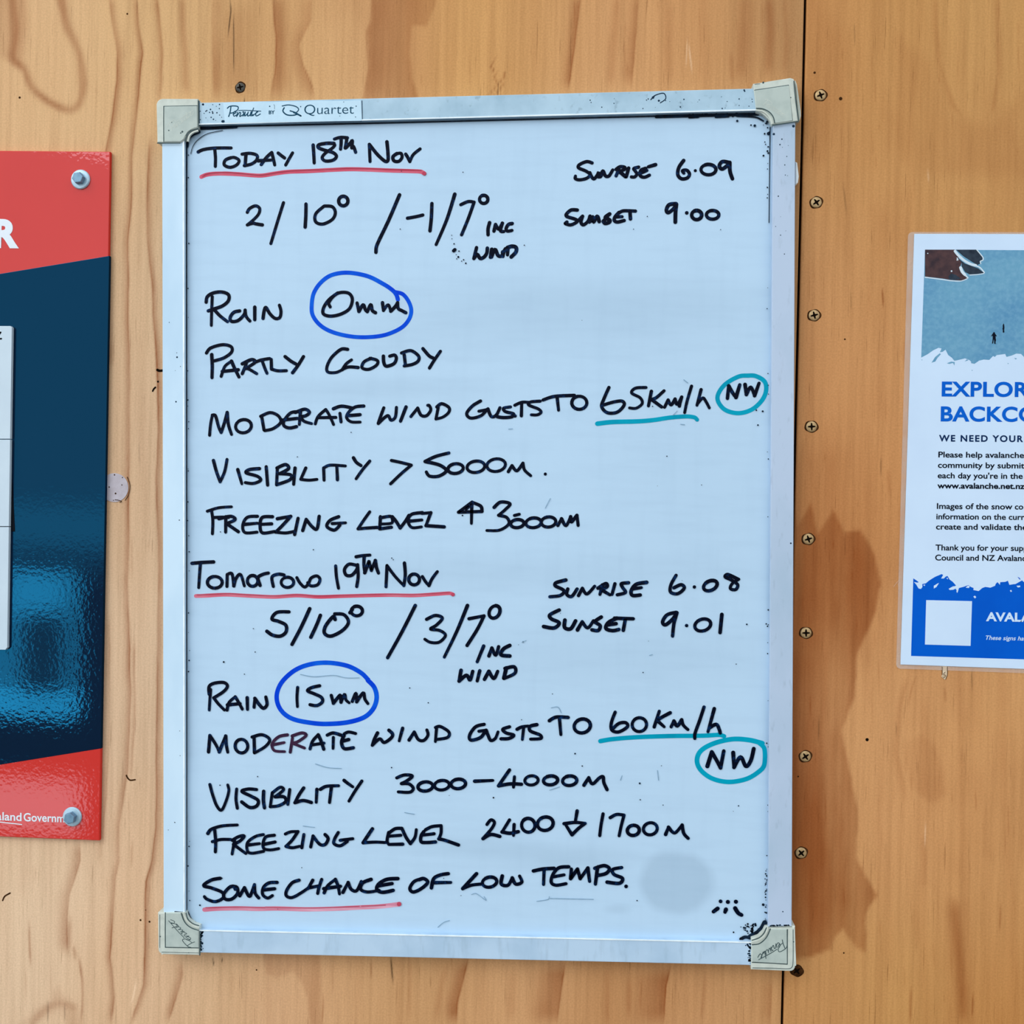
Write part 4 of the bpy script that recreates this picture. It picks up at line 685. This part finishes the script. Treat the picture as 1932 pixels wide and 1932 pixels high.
cap([(1418, 1771.6), (1431, 1767), (1440, 1758), (1444.4, 1749.4), (1500.4, 1748)] + [(1500.2, 1822)] + arc(1491, 1823, 9.5, 9.5, 0, 90, 4) + [(1417, 1829.6)],
    [(1419.6, 1784), (1433, 1781), (1447, 1769), (1454.4, 1753), (1484.6, 1753.4), (1485, 1818.6), (1419.6, 1815)],
    [('1485.6,1754 1485.4,1785 1485.4,1819.2! 1450,1817 1419.4,1815.6', 1.8), ('1419,1782.4 1433,1780.2 1446,1768.6 1453.4,1752.6', 2.0), ('1419,1774 1432,1769.4 1441,1761 1446,1750.4', 1.9), ('1496.4,1754 1496,1818 1490,1827.4 1455,1826.6 1420,1826', 1.2), ('.1459,1799,1.3;.1497,1777,1.4;1420,1811 1445,1803;1450,1749 1494,1748.4', 1.2)],
    [(1418, 1777), (1432, 1773.6), (1443, 1764.6), (1449, 1750)], ((1478, 1772), (1427, 1803), 17, 1.5), 'bottom right corner cap with raised lettering')
bm = bmesh.new(); prism(bm, P2([(1500.5, 151), (1503.6, 160), (1506.4, 180), (1510.4, 210), (1511.2, 219), (1508.6, 228), (1507.2, 227), (1503.6, 190)], -0.0095), -0.004, -0.0098, 0.0004); link('broken_skirt', bm, 'grey_plastic_rim', board)
# ------------------------------------------------------------------ screws in the plywood
PXM = np.linalg.norm(at(1540, 900) - at(1540, 901))
def make_screw(px, py, mat, ang, label, group, r=10.2):
    p = at(px, py); p[1] = 0
    s = empty('screw', p, label, 'screw', group)
    bm = bmesh.new(); R = r * PXM
    ring = [(0, -.0006), (.55, -.00062), (.9, -.0005), (1.0, -.0001), (1.0, .002)]
    vs = [[bm.verts.new((p[0] + R * k * math.cos(t), y, p[2] + R * k * math.sin(t))) for t in [2 * math.pi * i / 24 for i in range(24)]] for k, y in ring[1:]]
    c0 = bm.verts.new((p[0], ring[0][1], p[2]))
    for i in range(24):
        j = (i + 1) % 24; bm.faces.new((c0, vs[0][i], vs[0][j]))
        for a, b in zip(vs[:-1], vs[1:]): bm.faces.new((a[i], b[i], b[j], a[j]))
    link('head', bm, mat, s, smooth=True)
    bm = bmesh.new(); q = []
    for i in range(16):
        t = 2 * math.pi * i / 16 + math.radians(ang); k = (.72, .66, .27, .66)[i % 4]
        q.append((p[0] + R * k * math.cos(t + (-.22 if i % 4 == 1 else .22 if i % 4 == 3 else 0)), p[2] + R * k * math.sin(t + (-.22 if i % 4 == 1 else .22 if i % 4 == 3 else 0))))
    flat(bm, q, -.00068); link('cross_recess', bm, 'recess_black', s, smooth='flat')
    bm = bmesh.new(); v0, v1 = [], []
    for i in range(28):
        t = 2 * math.pi * i / 28; ro = R * (1.2 + .10 * math.sin(2 * t + ang) + .05 * math.sin(5 * t + ang))
        v0.append(bm.verts.new((p[0] + R * .98 * math.cos(t), -.00006, p[2] + R * .98 * math.sin(t)))); v1.append(bm.verts.new((p[0] + ro * math.cos(t), -.00006, p[2] + ro * math.sin(t))))
    for i in range(28): bm.faces.new((v0[i], v1[i], v1[(i + 1) % 28], v0[(i + 1) % 28]))
    link('crushed_rim', bm, 'crushed_rim', s, smooth='flat')
    return s
def copy_tree(o, loc, label, rot):
    c = o.copy(); C.objects.link(c); c.location = loc; c['label'] = label; c.rotation_euler = (0, rot, 0)
    for ch in list(o.children):
        d = ch.copy(); C.objects.link(d); d.parent = c
    return c
sg = 'screws along the joint between the plywood sheets'
spots = [(1548, 180, 20, 'topmost brass screw beside the joint, level with the whiteboard top'), (1540, 382, 35, 'second brass screw from the top right of the whiteboard'), (1536, 595, 15, 'third brass screw from the top right of the whiteboard'),
         (1531, 805, 3, 'fourth brass screw from the top, level with the upper ringed NW'), (1525, 1017, 18, 'fifth brass screw from the top, level with upper freezing level line'), (1520.5, 1194, 2, 'sixth brass screw from the top, level with lower sunset time'),
         (1519.5, 1427, 36, 'seventh brass screw from the top, level with the lower ringed NW'), (1511.5, 1609, 42, 'eighth brass screw, lowest one fully clear of the whiteboard')]
first = make_screw(spots[0][0], spots[0][1], 'screw_brass', spots[0][2], spots[0][3], sg)
for px, py, an, lb in spots[1:]:
    l = at(px, py); copy_tree(first, (l[0], 0, l[2]), lb, math.radians(spots[0][2] - an))
make_screw(1503, 1831, 'crushed_rim', 40, 'dark screw half hidden under the bottom right corner cap', sg, 10.5)
make_screw(453.5, 165, 'screw_rusty', 12, 'rusty screw sunk in the wood above the brand strip', None, 9.2)

# ------------------------------------------------------------------ red and navy notice sign
YB0, YB1 = -0.0006, -0.0036
tr_, br_ = at(207.5, 286, YB1), at(187.2, 1586, YB1)
dt = at(207.5, 286, YB1) - at(0, 284.2, YB1); dt /= np.linalg.norm(dt); db = at(187.2, 1586, YB1) - at(0, 1578.6, YB1); db /= np.linalg.norm(db)
tl_, bl_ = tr_ - dt * 0.30, br_ - db * 0.293
sc_ = (tr_ + br_) / 2; sc_[1] = 0
sign = empty('notice_sign', sc_, 'glossy red and navy metal sign cut off at the left of the photo', 'sign')
bm = bmesh.new(); prism(bm, [(v[0], v[2]) for v in (tl_, tr_, br_, bl_)], YB0, YB1, 0.0005); link('sign_board', bm, 'sign_red', sign)
def ext(a, b, m): a, b = at(*a, YB1), at(*b, YB1); return a + (a - b) / np.linalg.norm(a - b) * m
bm = bmesh.new(); n1, n2 = ext((0, 516.5), (206.2, 482.6), .205), ext((0, 1443), (189.6, 1412.4), .20)
prism(bm, [(v[0], v[2]) for v in (n1, at(206.2, 482.6, YB1), at(190.3, 1412.4, YB1), n2)], YB0 - .0001, YB1 - 0.00012, .0003); link('navy_field', bm, 'sign_navy', sign)
text('lettering', 'R', (-12, 468), (35.6, 468.6), 55, YB1 - 0.0002, 'sign_white', sign, bold=0.05)
text('lettering', 'land', (4.4, 1547.8), (40.6, 1549.2), 15.6, YB1 - 0.0002, 'sign_white', sign, bold=0.018)
text('lettering', 'New Zea', (-67, 1545.4), (2.8, 1547.6), 15.6, YB1 - 0.0002, 'sign_white', sign, bold=0.018)
text('lettering', 'Governm', (44.6, 1549.4), (106, 1551.2), 15.6, YB1 - 0.0002, 'sign_white', sign, ref='Govern', bold=0.018)
bm = bmesh.new(); strokes(bm, '-60,1545 -10,1550 20,1553.2 41,1555.6', (0, 0, 1), 2.0, YB1 - .0002); link('swoosh', bm, 'sign_white', sign, smooth='flat')
def hexbolt(px, py, label, rot):
    p = at(px, py, YB1); b = empty('hex_bolt', (p[0], YB1, p[2]), label, 'bolt', 'bolts through the red and navy sign'); k = PXM
    bm = bmesh.new(); ring = [(19.2, .0003), (19.2, -.0009), (17.6, -.0015), (13, -.00165), (5, -.0017)]
    vs = [[bm.verts.new((p[0] + r * k * math.cos(2 * math.pi * i / 32), YB1 + y, p[2] + r * k * math.sin(2 * math.pi * i / 32))) for i in range(32)] for r, y in ring]
    for a, c_ in zip(vs[:-1], vs[1:]):
        for i in range(32): bm.faces.new((a[i], c_[i], c_[(i + 1) % 32], a[(i + 1) % 32]))
    bm.faces.new(vs[-1]); link('washer', bm, 'bright_zinc', b)
    bm = bmesh.new(); hexp = [(p[0] + 11.6 * k * math.cos(math.radians(60 * i + rot)), p[2] + 11.6 * k * math.sin(math.radians(60 * i + rot))) for i in range(6)]
    prism(bm, hexp, YB1 - .0015, YB1 - .0056, 0.0006); link('hex_head', bm, 'dull_zinc', b)
hexbolt(152.7, 339, 'hexagonal bolt and washer in upper right corner of the red sign', 8)
hexbolt(137.2, 1540.4, 'hexagonal bolt and washer covering end of white lettering on the red sign', 20)
def card(name, pts, y0, y1, mat, label, group=None):
    bm = bmesh.new(); prism(bm, P2(pts, y1), y0, y1, 0.0003)
    c = sum((Vector(at(*p, y1)) for p in pts), Vector()) / len(pts); c.y = y0
    return tag(link(name, bm, mat, None, c), label, 'card', group)
YK = YB1 - 0.0032
cg = 'white cards on the navy part of the sign'
cA = card('notice_card', [(-90, 615), (19.5, 615), (22.4, 618), (19.2, 828), (-90, 828)], YB1 - .0006, YK, 'card_white', 'uppermost white card on the navy sign, at the left edge', cg)
card('notice_card', [(-90, 829.4), (19.2, 829.4), (16.8, 993), (-90, 993)], YB1 - .0006, YK, 'card_white', 'middle white card on the navy sign, dark card behind it', cg)
card('notice_card', [(-90, 994.4), (16.8, 994.4), (13.6, 1222), (10, 1226), (-90, 1226)], YB1 - .0006, YK, 'card_white', 'lowest white card on the navy sign, rounded lower corner', cg)
card('dark_card', [(-60, 846), (20.5, 846), (22.6, 905), (28, 1003), (-60, 1003)], YB1 - .0001, YB1 - .0005, 'card_black', 'black card peeking out behind the middle white card')
bm = bmesh.new(); strokes(bm, '-9,627.6 1.2,627! -8,640! 2.4,639', (0, 0, 1), 3, YK - .0001); link('lettering', bm, 'card_black', cA, smooth='flat')
# round patch
p = at(216, 920); bm = bmesh.new(); prism(bm, [(p[0] + 28.6 * PXM * math.cos(2 * math.pi * i / 40), p[2] + 28.6 * PXM * math.sin(2 * math.pi * i / 40)) for i in range(40)], 0, -.0004, .0001)
rs = tag(link('round_sticker', bm, 'sticker_lilac', None, (p[0], 0, p[2])), 'round pale lilac sticker half hidden behind the edge of the sign', 'sticker')
bm = bmesh.new(); strokes(bm, '.216,896,1.5;.231,901,1.2;.206,919,1.4;.230,915,1.2;.218,931,1.8;.200,930,1.4;.214,944,1;217,943 224,944 229,946 226,948;240,900 245,915 243,932 236,944', (0, 0, 1), 1.4, -.00046); link('speck', bm, 'crushed_rim', rs, smooth='flat')

# ------------------------------------------------------------------ laminated poster
YL, YQ = -0.0004, -0.0007
TLp, BLp = at(1725, 441.2, YQ), at(1699, 1253.6, YQ)
ut = at(1932, 441.6, YQ) - TLp; ut /= np.linalg.norm(ut); ub = at(1932, 1262, YQ) - BLp; ub /= np.linalg.norm(ub)
TRp, BRp = TLp + ut * .212, BLp + ub * .212
pc = (TLp + TRp + BLp + BRp) / 4; pc[1] = 0
post = empty('laminated_poster', pc, 'laminated white and blue poster with snowy mountain photo, right edge of photo', 'poster')
a, b = at(1713.4, 437.6, YL), at(1690.8, 1261.4, YL)
def rnd(c, p, q, r=0.0035):
    d1 = (p - c) / np.linalg.norm(p - c); d2 = (q - c) / np.linalg.norm(q - c); s0, s1 = c + d1 * r, c + d2 * r
    return [(1 - t) ** 2 * s0 + 2 * t * (1 - t) * c + t * t * s1 for t in (0, .25, .5, .75, 1)]
c_, d_ = a + ut * .2195, b + ub * .2195
ol = rnd(a, b, c_) + rnd(c_, a, d_) + rnd(d_, c_, b) + rnd(b, d_, a)
bm = bmesh.new(); prism(bm, [(v[0], v[2]) for v in ol], -.00005, YL); link('laminate_film', bm, 'laminate_film', post)
bm = bmesh.new(); prism(bm, [(v[0], v[2]) for v in (TLp, TRp, BRp, BLp)], YL - .00002, YQ); paper = link('paper_sheet', bm, 'paper_white', post)
bm = bmesh.new(); strokes(bm, '1704,1256 1701,1140 1694,1100;1701,1091 1694,1097 1686,1107;1694,1240 1692.5,1256 1699,1262', (0, 0, 1), .9, YL - .00004); link('film_crease', bm, 'laminate_film', post, smooth='flat')
lay = [0]
def shape(name, pts, crop, mat, label=None):
    lay[0] += 1; x0, y0, s = crop; bm = bmesh.new(); y = YQ - 0.00003 - lay[0] * 0.000004
    q = P2([(x0 + x / s, y0 + y_ / s) for x, y_ in pts], YQ); vs = [bm.verts.new((v[0], y, v[1])) for v in q]
    for t in tessellate_polygon([[Vector((v[0] * 1000, v[1] * 1000, 0)) for v in q]]):
        (ax, az), (bx_, bz), (cx_, cz) = [q[i] for i in t]
        f = bm.faces.new([vs[i] for i in (t if (bx_ - ax) * (cz - az) - (bz - az) * (cx_ - ax) > 0 else t[::-1])])
    return link(name, bm, mat, paper, smooth='flat')
def ptl(s): return [tuple(float(v) for v in t.split(',')) for t in s.split()]
R1 = (1680, 420, 5.6825); R2 = (1680, 1050, 7.1548)
shape('photo_print', ptl('370,290 3290,306 3230,1470 3000,1410 2800,1450 2600,1470 2400,1420 2200,1440 2000,1490 1800,1470 1600,1430 1500,1460 1432,1440 1400,1408 1350,1404 1300,1425 1245,1440 1230,1408 1140,1420 1120,1440 1100,1430 1060,1472 1000,1468 950,1480 910,1508 870,1500 850,1475 800,1455 740,1470 685,1482 660,1450 620,1420 590,1362 560,1385 530,1390 548,1350 515,1342 460,1368 400,1410 330,1447'), R1, 'photo_snow')
for s in ('440,1502 480,1440 530,1400 540,1412 505,1450 480,1490', '605,1508 650,1490 690,1495 686,1532 670,1505 630,1515', '330,1468 345,1470 338,1478', '870,1580 882,1582 874,1592', '1255,1505 1268,1508 1260,1520', '1325,1452 1355,1455 1345,1468', '795,1490 820,1465 835,1475 815,1482', '860,1498 905,1505 905,1514 868,1508'): shape('photo_print', ptl(s), R1, 'photo_snow')
shape('rock_print', ptl('370,290 690,290 712,330 730,380 764,425 746,480 772,550 824,598 760,622 640,614 560,600 370,578'), R1, 'photo_rock')
shape('rock_print', ptl('702,290 925,290 986,368 986,402 955,412 962,440 930,456 860,412 780,360'), R1, 'photo_slate')
shape('rock_print', ptl('728,384 800,440 870,465 940,490 1004,540 940,550 850,556 800,530 764,470 762,430'), R1, 'photo_slate')
shape('rock_print', ptl('620,580 650,545 700,560 760,605 700,612 630,612'), R1, 'photo_slate')
bm = bmesh.new()
for s, w_ in (('692,306 730,352 790,405 860,445 915,458', 4.2), ('900,458 960,482 1006,535', 2.2), ('752,482 768,525 800,560', 4.6), ('795,555 830,592', 2.6), ('372,586 560,610 640,622 750,627 822,602', 1.8), ('925,290 990,370 992,400 965,415 968,440', 1.8), ('1003,545 940,556 850,562', 1.4), ('715,380 725,400', 2)): strokes(bm, s, R1, w_, YQ - .00009)
strokes(bm, '.655,520,9;.715,400,7;.400,330,6', R1, 2, YQ - .00009); link('snow_streak', bm, 'photo_white', paper, smooth='flat')
for s in ('1108,1172 1120,1180 1122,1192 1134,1205 1140,1218 1134,1222 1128,1214 1128,1240 1132,1262 1126,1280 1128,1296 1140,1300 1112,1300 1112,1270 1108,1250 1104,1275 1100,1296 1088,1298 1094,1265 1096,1235 1094,1212 1084,1218 1076,1222 1090,1198 1098,1186', '1212,1080 1219,1095 1222,1125 1219,1155 1222,1175 1210,1182 1204,1176 1204,1150 1199,1138 1204,1128 1203,1100'): shape('skier_silhouette', ptl(s), R1, 'print_black')
R3 = (1680, 690, 4.7103)
YT = YQ - .00012
text('headline', 'EXPLORE', (1776.6, 748), (1910.6, 749), 28.2, YT, 'headline_blue', paper, ref='EXPLO', bold=0.03, space=1.05)
text('headline', 'BACKCOUNTRY', (1774.8, 795), (1919.6, 796), 28.4, YT, 'headline_blue', paper, ref='BACKC', bold=0.03, space=1.05)
text('subheading', 'WE NEED YOUR', (1771.6, 832.9), (1915.6, 834), 12.4, YT, 'print_navy', paper, ref='WE NEED YOU', bold=0.03, space=1.25)
for s, ref, x, y, r in (('Please help avalanche', 'Please help avalanch', 1770.4, 863, 1922.4), ('community by submitting', 'community by submi', 1769.6, 882.7, 1925.6), ("each day you're in the", "each day you're in the", 1769.2, 902.4, 1929.6), ('www.avalanche.net.nz', 'www.avalanche.net.n', 1768.4, 921.6, 1924.4),
                        ('Images of the snow', 'Images of the snow', 1767.6, 960.2, 1910.2), ('information on the current', 'information on the cur', 1766.6, 979.8, 1926.4), ('create and validate the', 'create and validate th', 1766, 999, 1928), ('Thank you for your support', 'Thank you for your sup', 1765, 1038.4, 1930.6), ('Council and NZ Avalanche', 'Council and NZ Avalan', 1764.4, 1057.4, 1927.6)):
    text('body_text', s, (x, y), (r, y + 1.2), 11.0, YT, 'print_black', paper, ref=ref, bold=0.03 if 'www' in s else 0.02)
text('body_text', 'co', (1914.6, 961.3), (1930.6, 961.4), 11.0, YT, 'print_black', paper, bold=0.02)
lay[0] = 0
band = shape('blue_band', ptl('308,295 345,318 382,346 365,352 320,346 352,385 380,432 412,438 432,410 428,372 480,360 520,325 600,275 690,237 712,248 684,296 720,296 750,268 770,262 800,312 840,340 886,392 860,402 830,410 885,440 905,486 925,425 1000,405 1050,385 1085,410 1122,425 1120,452 1190,466 1240,425 1280,410 1350,420 1412,395 1420,370 1445,345 1478,382 1482,346 1550,342 1585,326 1605,382 1690,370 1740,342 1775,322 1803,345 1900,400 2050,380 2200,430 2400,360 2700,420 3100,380 3500,430 3800,370 4120,410 4062,1457 1803,1388 278,1342'), R2, 'print_blue')
lay[0] = 3
for s in ('585,395 640,362 655,358 620,412 585,432', '785,435 850,400 885,428 850,448 800,452', '1015,420 1045,392 1070,400 1060,425', '1118,540 1142,528 1158,548 1140,566', '1612,460 1628,450 1640,468 1625,480', '1700,395 1750,392 1752,410 1720,418', '440,385 470,378 460,398', '318,342 352,380 374,360', '890,470 905,440 912,470 900,492', '755,292 772,285 775,310'): shape('snow_fleck', ptl(s), R2, 'paper_white')
shape('snow_fleck', ptl('1715,275 1735,282 1758,308 1745,312'), R2, 'print_blue')
shape('code_box', ptl('482,588 1101,602 1081,1206 465,1188'), R2, 'paper_white')
text('lettering', 'AVALANCHE', (1860.2, 1172), (1927.4, 1173.2), 17, YT, 'paper_white', paper, ref='AVAL', bold=0.035)
text('lettering', 'These signs have', (1859.6, 1207), (1931.4, 1208.6), 8.0, YT, 'paper_white', paper, ref='These signs ha', bold=0.012, shear=0.25)
# cream plug end below the poster
bm = bmesh.new(); prism(bm, P2([(1680 + x / 7.1548, 1050 + y / 7.1548) for x, y in ptl('702,1440 772,1440 770,1590 752,1645 735,1662 716,1650 688,1622 700,1590')], -.0003), 0, -.00035, .0001)
pl = at(1782, 1272); st = tag(link('plastic_strip', bm, 'strip_cream', None, (pl[0], 0, pl[2])), 'short cream plastic strip sticking out under the laminated poster', 'strip')
bm = bmesh.new(); strokes(bm, '740,1560 715,1590 745,1610 715,1640;768,1490 768,1590 745,1655;700,1490 700,1595', (1680, 1050, 7.1548), .9, -.0004); link('twist_line', bm, 'crushed_rim', st, smooth='flat')
